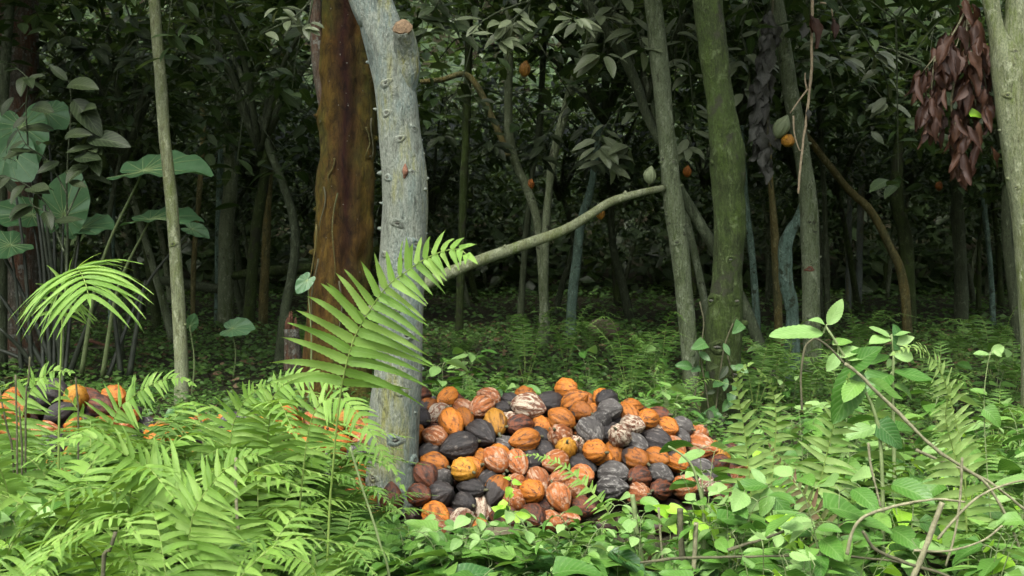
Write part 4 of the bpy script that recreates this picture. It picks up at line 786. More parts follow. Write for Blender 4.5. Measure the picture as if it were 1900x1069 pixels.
def put_proto(k, x, y, rz, sc, label=None, group=None, lst=prot, flags=used):
    o = lst[k] if (id(lst), k) not in flags else copy_tree(lst[k]); flags.add((id(lst), k))
    o.location = (x, y, float(gz(x, y)) - .01); o.rotation_euler = (R.uniform(-.06, .06), R.uniform(-.06, .06), rz); o.scale = (sc, sc, sc)
    if label: o['label'] = label
    if group: o['group'] = group
    return o
rf = random.Random(4)
for px, Y, k, sc in ((120, 3.15, 0, .9), (330, 3.05, 1, .82), (520, 3.2, 0, .75), (230, 3.55, 1, .9), (440, 3.6, 0, .9), (60, 3.75, 1, .95),
                     (600, 3.75, 2, .8), (330, 4.0, 3, .95), (160, 4.15, 2, 1.0), (480, 4.15, 3, .95), (10, 4.35, 3, 1.05), (250, 4.5, 2, 1.0), (390, 4.55, 3, 1.0), (560, 4.5, 4, 1.0), (110, 4.7, 4, .95), (300, 4.85, 4, 1.0), (470, 4.8, 2, .95), (640, 4.3, 4, .75), (0, 4.8, 2, 1.0), (-80, 4.0, 3, 1.0), (-60, 3.4, 2, 1.0), (680, 4.75, 4, .6), (420, 3.0, 4, .7), (200, 2.95, 4, .7), (230, 4.75, 3, 1.05), (350, 4.7, 2, 1.1), (420, 4.85, 3, 1.05), (530, 4.7, 2, 1.1), (590, 4.85, 4, 1.1), (50, 4.9, 4, .95), (490, 4.5, 3, 1.05), (280, 4.3, 2, 1.05), (620, 4.65, 2, .85)):
    put_proto(k, (px - CX) / F_PX * Y, Y, rf.uniform(0, 6.28), sc * rf.uniform(.9, 1.05))
# ferns in the shade behind, and in the weeds on the right
LS = 'deep green fern growing in the shaded ground cover behind the heap'; GS = 'ferns of the shaded ground cover'
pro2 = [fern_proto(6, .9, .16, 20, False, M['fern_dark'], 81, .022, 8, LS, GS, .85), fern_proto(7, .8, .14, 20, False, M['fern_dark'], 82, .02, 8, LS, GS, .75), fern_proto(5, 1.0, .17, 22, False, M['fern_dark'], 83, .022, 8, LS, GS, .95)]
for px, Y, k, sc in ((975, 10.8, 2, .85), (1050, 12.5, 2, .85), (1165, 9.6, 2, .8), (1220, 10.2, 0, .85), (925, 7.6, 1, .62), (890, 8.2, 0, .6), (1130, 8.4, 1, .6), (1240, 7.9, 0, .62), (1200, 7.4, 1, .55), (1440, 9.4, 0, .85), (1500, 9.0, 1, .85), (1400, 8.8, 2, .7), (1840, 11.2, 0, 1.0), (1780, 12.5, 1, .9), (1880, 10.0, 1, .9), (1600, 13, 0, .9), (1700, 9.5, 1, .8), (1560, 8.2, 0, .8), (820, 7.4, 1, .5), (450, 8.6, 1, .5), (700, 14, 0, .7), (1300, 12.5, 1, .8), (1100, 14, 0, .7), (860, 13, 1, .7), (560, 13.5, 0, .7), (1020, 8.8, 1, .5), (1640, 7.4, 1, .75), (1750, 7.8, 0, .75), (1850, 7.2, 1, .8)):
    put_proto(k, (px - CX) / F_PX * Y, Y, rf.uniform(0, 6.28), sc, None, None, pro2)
LR = 'bright green sword fern among the weeds right of the heap'; GR = 'ferns among the weeds right of the heap'
for px, Y, k, sc in ((1480, 4.9, 4, .62), (1850, 4.2, 2, .72), (1700, 4.7, 3, .68), (1900, 4.9, 4, .8), (1590, 5.3, 4, .7), (1790, 5.6, 2, .75)):
    put_proto(k, (px - CX) / F_PX * Y, Y, rf.uniform(0, 6.28), sc, LR, GR)

# ------------------------------------------------------------------ broad-leaved weeds
def weed(name, label, cat, group, h, stems, nleaf, size, key, spread, seed, opp=False, flat=.3, stem='green_twig', r0=.0035):
    r = random.Random(seed); T = thing(name, label, cat, (0, 0, 0), group)
    for k in range(stems):
        a = r.uniform(0, 6.28); l = h * r.uniform(.7, 1.15); e = V3(math.cos(a) * spread * r.uniform(.5, 1), math.sin(a) * spread * r.uniform(.5, 1), l)
        c = catmull([V3(0, 0, 0), V3(e[0] * .3, e[1] * .3, l * .45), V3(e[0] * .7, e[1] * .7, l * .85), e], 14); b = MB(); b.tube(c, np.linspace(r0, r0 * .4, 14), 5)
        n = max(2, nleaf // stems); ph = r.uniform(0, 6.28); spots_ = []
        for q in range(n):
            i = min(13, int(3 + 10.5 * (q + 1) / n)); 
            for o in ((0, math.pi) if opp else (0,)):
                aa = ph + q * (1.571 if opp else 2.4) + o + r.uniform(-.3, .3); tip = r.uniform(-.35, .25) if flat < .5 else r.uniform(-.7, 0)
                d = V3(math.cos(aa), math.sin(aa), tip); pl = size * r.uniform(.15, .45); e2 = c[i] + unit(d + V3(0, 0, .5)) * pl
                b.tube([c[i], (c[i] + e2) / 2 + V3(0, 0, pl * .1), e2], [r0 * .55, r0 * .5, r0 * .4], 4, cap=False); spots_.append((e2, d))
        b.build('stem', M[stem], T)
        for e2, d in spots_:
            nn = unit(V3(r.uniform(-.35, .35), -flat - r.uniform(0, .45), 1)); kk = key if isinstance(key, str) else r.choice(key)
            put_leaf(T, kk, e2, d, nn, size * r.uniform(.65, 1.15), r)
    return T
GW = 'weeds around the heap'
W = [weed('heart_leaf_creeper', 'low creeper with heart shaped leaves at the foot of the heap', 'creeper', 'heart leaved creepers', .16, 4, 12, .14, ('heart', 'heart', 'heart_gloss'), .16, 1, False, .45),
     weed('nettle_like_weed', 'upright weed with toothed green leaves right of the heap', 'weed', 'toothed weeds', .42, 2, 8, .15, ('serrate', 'serrate', 'serrate_pale'), .12, 2, True, .35),
     weed('small_leaf_weed', 'small leaved green weed filling gaps between the ferns', 'weed', 'small leaved weeds', .28, 4, 16, .075, ('ovate', 'ovate', 'ovate_pale'), .14, 3, True, .35),
     weed('glossy_leaf_weed', 'dark glossy leaved weed low on the ground', 'weed', 'glossy weeds', .16, 3, 7, .17, ('ovate_gloss', 'heart_gloss'), .12, 4, False, .5),
     weed('pale_toothed_weed', 'pale green weed with large toothed leaves in the tangle of dry vines', 'weed', 'pale toothed weeds', .5, 2, 8, .17, ('serrate_pale', 'serrate', 'heart'), .14, 5, True, .4),
     weed('narrow_leaf_weed', 'grassy weed with narrow arching leaves', 'weed', 'narrow leaved weeds', .3, 5, 20, .17, 'lance', .1, 6, False, .3),
     weed('heart_leaf_vine', 'climbing vine with green heart leaves over the weeds', 'vine', 'heart leaved vines', .45, 4, 16, .12, ('heart', 'heart_lime', 'heart', 'ovate_pale'), .22, 7, False, .5)]
WL = ['low creeper with heart shaped leaves', 'upright weed with toothed green leaves', 'small leaved bushy green weed', 'low weed with dark glossy leaves', 'pale green weed with large toothed leaves', 'grassy weed with narrow arching leaves', 'climbing vine with green heart leaves']
REG = {'front': 'at the front foot of the heap', 'bed': 'down among the sword ferns', 'right': 'in the tangle right of the heap', 'back': 'in the shaded cover behind the heap'}
def put_w(k, px, Y, sc): 
    x = (px - CX) / F_PX * Y
    if heap_h(x, Y) > .04 or (x + .6) ** 2 + (Y - 5.4) ** 2 < .05: return
    g_ = 'back' if Y > 6.6 else 'right' if px > 1330 else 'bed' if px < 560 else 'front'
    put_proto(k, x, Y, rw.uniform(0, 6.28), sc, WL[k] + ' ' + REG[g_], WL[k] + ' ' + g_, W)
rw = random.Random(8)
for _ in range(22): put_w(rw.choice([0, 0, 3, 0, 2]), rw.uniform(540, 790), rw.uniform(4.1, 4.9), rw.uniform(.7, 1.0))
for _ in range(22): put_w(rw.choice([0, 0, 3, 0, 2]), rw.uniform(790, 1110), rw.uniform(4.0, 4.42), rw.uniform(.9, 1.2))
for _ in range(20): put_w(rw.choice([0, 0, 3, 2, 1, 2]), rw.uniform(1100, 1340), rw.uniform(4.1, 4.8), rw.uniform(.6, .9))
for _ in range(105): put_w(rw.choice([1, 1, 2, 0, 4, 4, 6, 6, 5]), rw.uniform(1300, 1960), rw.uniform(3.7, 6.6), rw.uniform(.65, 1.1))
for _ in range(26): put_w(rw.choice([2, 0, 5, 2, 6]), rw.uniform(-20, 700), rw.uniform(3.2, 4.95), rw.uniform(.7, 1.1))
for _ in range(14): put_w(rw.choice([0, 6, 3]), rw.uniform(1350, 1850), rw.uniform(3.3, 3.8), rw.uniform(.8, 1.1))
for _ in range(40): put_w(rw.choice([0, 2, 1, 5, 3]), rw.uniform(800, 1900), rw.uniform(7.0, 10.5), rw.uniform(.7, 1.15))
for _ in range(12): put_w(rw.choice([0, 2, 3]), rw.uniform(250, 600), rw.uniform(7.2, 10.5), rw.uniform(.7, 1.15))

def seedling(name, label, pts, Y, leaves, r0, mat='green_twig', cat='seedling'):
    """leaves: (px, py, tip_px, tip_py, key, face) base and tip of each leaf in the photo, face = which way its upper side looks"""
    p = np.array([P(q[0], q[1], q[2] if len(q) > 2 else Y) for q in pts]); base = p[0].copy(); base[2] = gz(base[0], base[1]); p[0] = base
    T = thing(name, label, cat, base); c = catmull(p - base, 24); b = MB(); b.tube(c, np.linspace(r0, r0 * .5, 24), 8)
    for (x0, y0, x1, y1, key, face, dz) in leaves:
        a = P(x0, y0, Y) - base; t = P(x1, y1, Y + dz) - base; i = int(np.argmin(np.linalg.norm(c - a, axis=1)))
        b.tube([c[i], (c[i] + a) / 2 + V3(0, 0, .004), a], [r0 * .45, r0 * .4, r0 * .35], 5, cap=False)
        put_leaf(T, key, a, t - a, face, float(np.linalg.norm(t - a)))
    b.build('stem', M[mat], T); return T
FU, FC, FL = V3(0, -.5, 1), V3(.1, -1, .35), V3(-.3, -.8, .6)
seedling('broad_leaf_seedling', 'broad leaved seedling holding two pale leaves high above the weeds', [(1640, 1160), (1632, 810), (1590, 700), (1562, 654), (1545, 625), (1532, 606)], 4.4,
    [(1528, 618, 1424, 621, 'serrate_pale', FU, -.03), (1536, 603, 1566, 556, 'serrate_pale', FC, 0), (1532, 604, 1506, 588, 'ovate_pale', FU, -.02), (1575, 680, 1640, 648, 'heart', FL, -.1), (1588, 672, 1560, 790, 'serrate', FC, -.05), (1560, 664, 1600, 640, 'ovate_pale', FU, .02),
     (1600, 700, 1560, 745, 'serrate', FL, -.1), (1610, 705, 1680, 745, 'ovate', FU, .05), (1632, 790, 1680, 830, 'heart_gloss', FC, 0), (1545, 640, 1580, 628, 'ovate', FU, .03), (1570, 668, 1612, 660, 'ovate_pale', FU, -.04), (1555, 655, 1538, 690, 'ovate_pale', FC, -.03)], .010)
seedling('opposite_leaf_seedling', 'seedling with paired leaves behind the diagonal dry vine', [(1662, 1100), (1658, 800), (1656, 720), (1658, 660), (1655, 622)], 4.9,
    [(1652, 625, 1612, 606, 'ovate_pale', FU, 0), (1656, 622, 1690, 618, 'ovate_pale', FU, -.05), (1650, 628, 1618, 634, 'ovate_pale', FU, -.08), (1660, 636, 1698, 628, 'ovate_pale', FC, -.03), (1656, 655, 1700, 662, 'ovate_pale', FC, 0), (1650, 660, 1610, 675, 'ovate', FU, 0), (1658, 690, 1735, 708, 'ovate', FU, -.04), (1652, 695, 1600, 722, 'ovate', FU, -.1), (1658, 715, 1700, 735, 'ovate', FU, 0), (1655, 735, 1620, 760, 'ovate', FU, 0), (1672, 645, 1660, 600, 'heart_gloss', FC, 0)], .011)
seedling('lime_leaf_vine', 'thin vine with glowing lime leaves climbing before the pods', [(950, 1060), (948, 1000), (944, 960), (946, 920), (950, 890), (945, 880)], 4.66,
    [(944, 952, 912, 944, 'heart_lime', FC, -.02), (950, 915, 945, 926, 'heart_lime', FC, 0), (946, 905, 940, 925, 'heart_lime', FC, 0), (952, 893, 968, 900, 'heart_lime', FC, 0), (955, 960, 985, 955, 'heart_lime', FC, -.01), (946, 890, 935, 884, 'heart_lime', FU, 0), (940, 935, 915, 950, 'heart_lime', FU, 0)], .0018, cat='vine')
for k, (px, py, s, lab) in enumerate(((1240, 945, 42, 'lime green leaf shoot among the cut stems'), (1455, 965, 44, 'round lime leaf shoot below the drooping weeds'), (1320, 960, 40, 'small lime leaf shoot beside the dark cut stem'))):
    seedling('lime_shoot', lab, [(px, 1120), (px + 4, py + 30), (px, py)], 4.4, [(px, py, px + s, py + 6, 'heart_lime', FU, -.03), (px, py + 6, px - s * .7, py - 4, 'heart_lime', FC, -.02), (px + 2, py + 20, px + 14, py + 48, 'heart_lime', FC, -.02)], .002, cat='shoot')
seedling('curled_shoot', 'thin shoot with curled pale tip at the right among ferns', [(1850, 1080), (1830, 850), (1826, 740), (1832, 680), (1838, 655)], 4.3, [(1838, 655, 1866, 642, 'ovate_pale', FC, 0), (1836, 658, 1806, 655, 'ovate_pale', FU, 0), (1842, 650, 1860, 660, 'ovate_pale', FC, -.02), (1828, 730, 1800, 722, 'heart', FU, 0), (1829, 760, 1860, 790, 'heart', FC, -.03)], .0035, cat='shoot')
# big leaves at the bottom edge and the dark creeper leaves
seedling('large_round_leaf_plant', 'plant with big round veined leaves between cut stems and dry vines', [(1490, 1230), (1480, 1120), (1470, 1080)], 3.9, [(1450, 1062, 1370, 1040, 'heart', FU, -.1), (1520, 1062, 1625, 1035, 'heart', FU, -.08), (1440, 1100, 1480, 1050, 'heart', FC, 0), (1530, 1090, 1600, 1075, 'heart', FU, -.1)], .005, cat='plant')
seedling('toothed_leaf_plant', 'plant with large toothed leaves drooping over the right pods', [(1440, 1140), (1436, 1000), (1430, 930), (1420, 900)], 4.45, [(1425, 900, 1360, 905, 'serrate', FU, -.05), (1428, 905, 1418, 960, 'serrate', FC, -.06), (1432, 900, 1490, 885, 'serrate', FU, 0), (1430, 915, 1475, 965, 'serrate', FC, -.04), (1425, 920, 1385, 945, 'serrate_pale', FL, -.03), (1420, 898, 1395, 868, 'serrate_pale', FC, .05)], .005, cat='plant')

# ------------------------------------------------------------------ cut stems, dry vines and twigs
def stick(name, label, pts, Y, mat, w, taper=.7, cat='stem', n=16, root=False):
    p = np.array([P(q[0], q[1], q[2] if len(q) > 2 else Y) for q in pts])
    if root: p = np.vstack([p, [p[-1][0], p[-1][1], gz(p[-1][0], p[-1][1]) - .02]])
    base = p[np.argmin(p[:, 2])].copy(); n *= 2; c = catmull(p - base, n); r = w * Y / F_PX / 2 * .85
    c = c + .35 * r * np.stack([wobble(c, 28, int(pts[0][0]) + q) for q in range(3)], -1)
    b = MB(); b.tube(c, np.linspace(r, r * taper, n) * (1 + .12 * wobble(c, 60, 77)), 8, lumpf(int(pts[0][0]), .16)); o = b.build(name, M[mat], None, Vector(base)); return tag(o, label, cat)
stick('cut_stem', 'grey green cut stem leaning before the grey pods', [(1172, 920), (1182, 990), (1194, 1065)], 4.3, 'green_twig', 10, 1.1, root=True)
stick('cut_stem', 'thin tan cut stem beside the grey green one', [(1222, 942), (1226, 1000), (1231, 1069)], 4.3, 'dry_twig', 5.5, 1, root=True)
stick('cut_stem', 'stout grey stem among the cut stems', [(1260, 942), (1264, 1000), (1268, 1069)], 4.2, 'brown_twig', 13, 1.1, root=True)
stick('cut_stem', 'tan split stem beside the dark green stem', [(1290, 970), (1289, 1020), (1286, 1069)], 4.15, 'dry_twig', 10, 1, root=True)
stick('cut_stem', 'dark green upright stem bent over at its top', [(1240, 828), (1262, 842), (1283, 862), (1296, 900), (1303, 930), (1306, 980), (1307, 1040)], 4.35, 'green_twig', 5, 1.8, root=True, n=24)
stick('cut_stem', 'pale dead stalk standing in the fern bed', [(438, 850), (437, 900), (440, 960), (446, 1030)], 3.75, 'dry_twig', 7, 1, root=True)
stick('cut_stem', 'dark broken stalk poking up among the nodding ferns', [(214, 988), (204, 1020), (190, 1060)], 2.95, 'brown_twig', 9, 1.2, root=True)
for k, (x0, y0, x1, y1) in enumerate(((28, 695, 32, 850), (36, 755, 40, 860), (55, 662, 48, 760), (0, 725, 25, 860), (140, 700, 145, 790), (65, 870, 34, 935), (72, 870, 60, 910))):
    stick('brown_stalk', 'thin brown dead fern stalk at the outer edge of the bed', [(x0, y0), ((x0 + x1) / 2 + 1, (y0 + y1) / 2), (x1, y1)], 4.0 + .05 * k, 'brown_twig', 4.2, 1.1, 'stalk', root=True)['group'] = 'brown fern stalks'
stick('dry_vine', 'long diagonal dry vine crossing the weeds down to the right', [(1567, 674), (1597, 698), (1665, 765), (1735, 832), (1790, 870), (1829, 896), (1868, 960), (1898, 1035), (1905, 1090)], 4.1, 'dry_twig', 8, .8, 'vine', 40)
stick('dry_vine', 'thin dry vine looping over beside the seedling', [(1488, 760), (1486, 700), (1493, 649), (1505, 632), (1517, 629), (1540, 645), (1567, 674)], 4.2, 'brown_twig', 5, 1, 'vine', 30)
stick('dry_vine', 'second dry vine lying along the diagonal one', [(1700, 835), (1750, 858), (1830, 890), (1900, 945), (1950, 980)], 4.15, 'dry_twig', 7, .8, 'vine', 24)
stick('dry_twig', 'tan straight twig poking up through the weeds', [(1611, 822), (1617, 870), (1634, 940)], 3.95, 'dry_twig', 6, .8, 'twig')
stick('dry_twig', 'thick broken tan twig with a frayed top', [(1748, 932), (1728, 985), (1700, 1058), (1690, 1090)], 3.5, 'dry_twig', 13, 1, 'twig')
stick('dry_vine', 'arched dry vine bent low over the weeds', [(1572, 1030), (1582, 990), (1600, 962), (1640, 945), (1700, 930), (1750, 927), (1790, 931)], 3.6, 'dry_twig', 8, .6, 'vine', 30)
stick('dry_twig', 'long level dry twig crossing in front of the cut stems', [(1188, 1044), (1260, 1036), (1380, 1033), (1480, 1031), (1580, 1034), (1650, 1040), (1705, 1052)], 3.75, 'brown_twig', 6, .8, 'twig', 30)
stick('dry_twig', 'brown twig slanting up between the large round leaves', [(1350, 1022), (1400, 1005), (1455, 985)], 3.8, 'brown_twig', 8, .7, 'twig')
stick('dry_vine', 'dry vine curving back below the arched one', [(1600, 985), (1625, 1020), (1680, 1045), (1740, 1062), (1780, 1080)], 3.5, 'brown_twig', 8, .8, 'vine', 24)
stick('dry_vine', 'pale dry vine rising steeply by the frayed twig', [(1785, 850), (1782, 920), (1772, 990), (1755, 1050)], 3.6, 'dry_twig', 6, .8, 'vine')
stick('dry_vine', 'pale dry vine running level behind the frayed twig', [(1695, 1022), (1760, 1022), (1820, 1005), (1860, 975)], 3.55, 'dry_twig', 6, .7, 'vine')
stick('dry_vine', 'tangled dry vine reaching right above the level one', [(1740, 1000), (1770, 965), (1820, 920), (1880, 895), (1930, 890)], 3.6, 'dry_twig', 6, .7, 'vine')
stick('dry_twig', 'dark twig lying before the stone at the heap foot', [(785, 1000), (830, 1002), (880, 1004), (930, 996)], 4.55, 'brown_twig', 4, .7, 'twig')
stick('dry_vine', 'thin tan vine looping at the foot of the knobbly trunk', [(775, 985), (800, 988), (825, 1000), (818, 1030), (830, 1060)], 4.6, 'dry_twig', 3.5, .8, 'vine')
stick('fern_stalk', 'bare green fern stalk slanting before the knobbly trunk', [(650, 830), (668, 890), (690, 960), (705, 1010), (722, 1069)], 3.8, 'green_twig', 5, 1.3, 'stalk', root=True)
stick('dead_stick', 'dead reddish stick lying on the ground by the umbrella fern', [(140, 642), (165, 634), (195, 640), (230, 648)], 15, 'wound', 7, .7, 'stick')
stick('dead_stick', 'dark fallen stick lying behind the fern bed by the slim pole', [(150, 650), (220, 643), (270, 646), (310, 655)], 14.5, 'brown_twig', 6, .7, 'stick')
# hanging dry vine and dead leaves on the right trees
HV = stick('hanging_vine', 'pale dry vine hanging beside the grey pole trunk', [(1506, -80), (1506, 0), (1507, 60), (1504, 150), (1497, 210), (1490, 260), (1485, 310), (1481, 360)], 9.5, 'pale_vine', 7.5, .6, 'vine', 40)
for q in ([(1499, 165), (1480, 190), (1466, 210)], [(1472, 215), (1474, 250), (1484, 280), (1490, 278)], [(1497, 165), (1494, 150), (1494, 135)], [(1522, 5), (1540, 10), (1545, 30)]):
    c = np.array([P(x, y, 9.5) for x, y in q]) - np.array(HV.location); b = MB(); b.tube(catmull(c, 10), np.linspace(.009, .005, 10), 6); b.build('tendril', M['pale_vine'], HV)
for px, py, tx, ty in ((1492, 40, 1490, 78), (1508, 30, 1520, 90), (1504, 25, 1505, 70), (1543, 30, 1553, 78), (1498, 200, 1500, 225)):
    a = P(px, py, 9.48); t = P(tx, ty, 9.46); put_leaf(HV, 'dead_grey' if px < 1500 else 'dead', a - np.array(HV.location), t - a, V3(.3, -1, .1), float(np.linalg.norm(t - a)), name='dead_leaf')
rd = random.Random(3)
gb = P(1427, 330, 10.3); G = thing('dead_leaf_garland', 'hanging garland of withered grey leaves left of the grey pole trunk', 'dead leaves', gb)
b = MB(); b.tube(catmull(np.array([P(1440, -60, 10.4), P(1430, 60, 10.35), P(1424, 180, 10.3), P(1427, 330, 10.3), P(1432, 350, 10.3)]) - gb, 20), np.linspace(.012, .008, 20), 7); b.build('stem', M['brown_twig'], G)
for k in range(62):
    t = k / 62; py = 25 + t * 285 + rd.uniform(-10, 10); px = np.interp(py, [20, 90, 200, 330], [1428, 1420, 1414, 1424]) + rd.uniform(-11, 11); a = P(px, py, 10.3 + rd.uniform(-.06, .06)) - gb
    put_leaf(G, 'dead_grey', a, V3(rd.uniform(-.4, .4), rd.uniform(-.4, .2), -1), V3(rd.uniform(-.6, .6), -1, .1), rd.uniform(.16, .3) * (1 if py < 280 else .7), rd)
db = P(1795, 60, 7.4); D = thing('dead_leaf_bunch', 'hanging bunch of dead brown leaves on a dry branch', 'dead leaves', db)
b = MB(); tips = []
for q in ([(1800, -60), (1795, 20), (1780, 70), (1765, 110)], [(1796, 10), (1770, 60), (1735, 105), (1715, 130)], [(1796, 20), (1792, 80), (1790, 140), (1780, 200)], [(1795, 40), (1810, 75), (1822, 110), (1830, 170)], [(1770, 150), (1765, 200), (1775, 240), (1785, 300)], [(1790, 100), (1805, 160), (1815, 230), (1820, 280)], [(1735, 105), (1730, 150), (1725, 190), (1720, 210)]):
    c = catmull(np.array([P(x, y, 7.4 + rd.uniform(-.05, .05)) for x, y in q]) - db, 12); b.tube(c, np.linspace(.009, .004, 12), 6); tips += list(c[4:])
b.build('branch', M['dry_twig'], D)
for k in range(170):
    a = tips[rd.randrange(len(tips))] + V3(rd.uniform(-.05, .05), rd.uniform(-.16, .16), rd.uniform(-.05, .03)); px = CX + (a[0] + db[0]) / 7.4 * F_PX
    if px > 1850: continue
    put_leaf(D, 'dead', a, V3(rd.gauss(0, .3), rd.uniform(-.4, .3), -1), V3(rd.uniform(-1.2, 1.2), -1, .15), rd.uniform(.13, .25), rd)
for px, py, tx, ty in ((1812, 90, 1835, 82), (1800, 210, 1825, 215), (1815, 70, 1830, 68), (1822, 200, 1846, 204)):
    a = P(px, py, 7.3); t = P(tx, ty, 7.28); put_leaf(D, 'heart_lime' if py != 70 else 'ovate_pale', a - db, t - a, V3(0, -1, .5), float(np.linalg.norm(t - a)), rd, 'green_leaf')

# ------------------------------------------------------------------ leafy cocoa branches
rs = random.Random(9)
def spray(label, Y, stems, leaves, size, key='cocoa'):
    p0 = P(*stems[0][0], Y); T = thing('cocoa_branch', label, 'branch', p0, 'leafy branches'); del T['group']; b = MB(); cs = []
    for q in stems:
        c = catmull(np.array([P(x, y, Y + rs.uniform(-.08, .08)) for x, y in q]) - p0, 12); b.tube(c, np.linspace(.010, .004, 12), 6); cs.append(c)
    b.build('twig', M['bark_dark'], T); allc = np.vstack(cs)
    for k in range(leaves):
        c = rs.choice(cs); i = rs.randrange(3, 12) if rs.random() < .55 else 11; a = c[i]
        ang = rs.uniform(0, 6.28); d = V3(math.cos(ang), math.sin(ang) * .6 - .2, rs.uniform(-.8, .05)); e = a + unit(d) * size * .15
        put_leaf(T, key, e, d, V3(rs.uniform(-.4, .4), -.7, 1), size * rs.uniform(.7, 1.15), rs)
    return T
spray('spray of pale dusty leaves right of the sawn stub', 8.6, [[(1010, -60), (985, 0), (960, 30), (935, 45)], [(985, 0), (930, 20), (895, 40), (870, 62)], [(1000, -30), (1030, 10), (1045, 25), (1065, 35)], [(960, 30), (940, 60), (930, 75)]], 42, .2)
spray('dark drooping leaf spray just right of the sawn stub', 9.2, [[(840, -60), (815, 0), (800, 30), (790, 60)], [(815, 0), (840, 30), (850, 60)], [(830, -30), (780, 0), (770, 30)]], 26, .24, 'speckled')
spray('small pale leaf spray left of the ochre trunk', 8.8, [[(590, -20), (560, 20), (530, 40), (490, 60)], [(560, 20), (540, 15), (520, 14)], [(580, 0), (572, 40), (560, 55)]], 16, .17)
spray('leaf spray hanging in front of the arching limb', 10.1, [[(1180, -60), (1150, 0), (1125, 50), (1120, 100)], [(1150, 0), (1180, 50), (1190, 90)], [(1140, 20), (1100, 30), (1075, 40)]], 34, .27)
spray('leaf spray under the arching limb by the grey green trunk', 10.8, [[(1190, 160), (1150, 200), (1120, 240), (1110, 270)], [(1150, 200), (1130, 260), (1125, 300)], [(1170, 180), (1180, 230), (1170, 270)]], 30, .27)
spray('leaf spray between the grey green and mossy trunks', 10.9, [[(1250, -40), (1262, 30), (1275, 90), (1280, 140)], [(1262, 30), (1245, 80), (1250, 120)], [(1275, 90), (1285, 200), (1275, 270)]], 30, .25)
spray('leaf spray right of the mossy trunk top', 10.8, [[(1400, -60), (1390, 0), (1375, 60), (1365, 110)], [(1390, 0), (1410, 50), (1400, 110)], [(1375, 60), (1390, 130), (1380, 170)]], 28, .24)
spray('leaf spray beyond the hanging dry vine', 11.2, [[(1560, -60), (1555, 0), (1540, 60), (1560, 110)], [(1555, 0), (1600, 60), (1620, 100)], [(1540, 60), (1510, 80), (1490, 110)], [(1600, 60), (1640, 130), (1650, 190)]], 40, .25)
spray('leaf spray over the slim pole in the upper left', 11.0, [[(240, -60), (230, 0), (200, 50), (170, 90)], [(230, 0), (250, 60), (260, 110)], [(200, 50), (140, 40), (110, 70)]], 36, .25, 'speckled')
spray('low leaf spray behind the slim pole', 13, [[(430, -40), (400, 20), (350, 60), (330, 110)], [(400, 20), (450, 80), (470, 120)], [(350, 60), (300, 140), (270, 170)]], 36, .26, 'speckled')
spray('low leaf spray between knobbly trunk and grey green trunk', 13.5, [[(880, 60), (860, 140), (830, 200), (820, 250)], [(860, 140), (900, 220), (910, 270)], [(1000, 80), (1060, 180), (1090, 240), (1100, 300)], [(1060, 180), (1020, 240), (1000, 290)]], 60, .26, 'speckled')

# dark sapling with speckled leaves on the left
sb = P(118, 750, 9.2); sb[2] = gz(sb[0], sb[1]); S = thing('dark_sapling', 'dark sapling with speckled drooping leaves before the elephant ears', 'sapling', sb)
b = MB(); stems = [[(118, 750), (116, 640), (125, 460), (124, 330), (132, 200), (128, 150)], [(124, 360), (90, 300), (50, 270), (30, 235)], [(124, 400), (160, 320), (170, 280), (185, 250)], [(52, 270), (48, 200), (52, 150), (30, 125)], [(118, 430), (70, 360), (20, 330), (-20, 330)], [(120, 470), (90, 400), (60, 380), (50, 350)]]
cs = []
for q in stems:
    p = np.array([P(x, y, 9.2 + rs.uniform(-.1, .1)) for x, y in q]) - sb
    if q is stems[0]: p[0] = 0
    c = catmull(p, 20); b.tube(c, np.linspace(.016 if q is stems[0] else .008, .004, 20), 7); cs.append(c)
b.build('stem', M['bark_dark'], S)
for px, py, tx, ty in ((135, 185, 185, 240), (160, 258, 240, 258), (120, 255, 160, 240), (25, 180, 0, 215), (50, 215, 22, 238), (60, 200, 88, 196), (20, 330, -10, 350), (60, 345, 90, 355), (125, 160, 170, 150), (110, 300, 70, 320), (140, 290, 185, 300), (45, 350, 62, 358), (90, 270, 70, 255), (125, 150, 90, 120), (30, 125, 0, 110), (50, 150, 80, 135), (128, 335, 160, 350), (30, 300, 5, 290), (100, 240, 60, 230), (150, 210, 175, 190)):
    a = P(px, py, 9.15); t = P(tx, ty, 9.0 + rs.uniform(-.1, .15)); put_leaf(S, 'speckled', a - sb, t - a, V3(rs.uniform(-.3, .3), -.9, .7), float(np.linalg.norm(t - a)), rs)
for k in range(34):
    c = rs.choice(cs[1:]); a = c[rs.randrange(8, 20)]; d = V3(rs.uniform(-1, 1), rs.uniform(-.8, .5), rs.uniform(-.6, .1)); put_leaf(S, 'speckled', a, d, V3(rs.uniform(-.3, .3), -.7, 1), rs.uniform(.17, .3), rs)

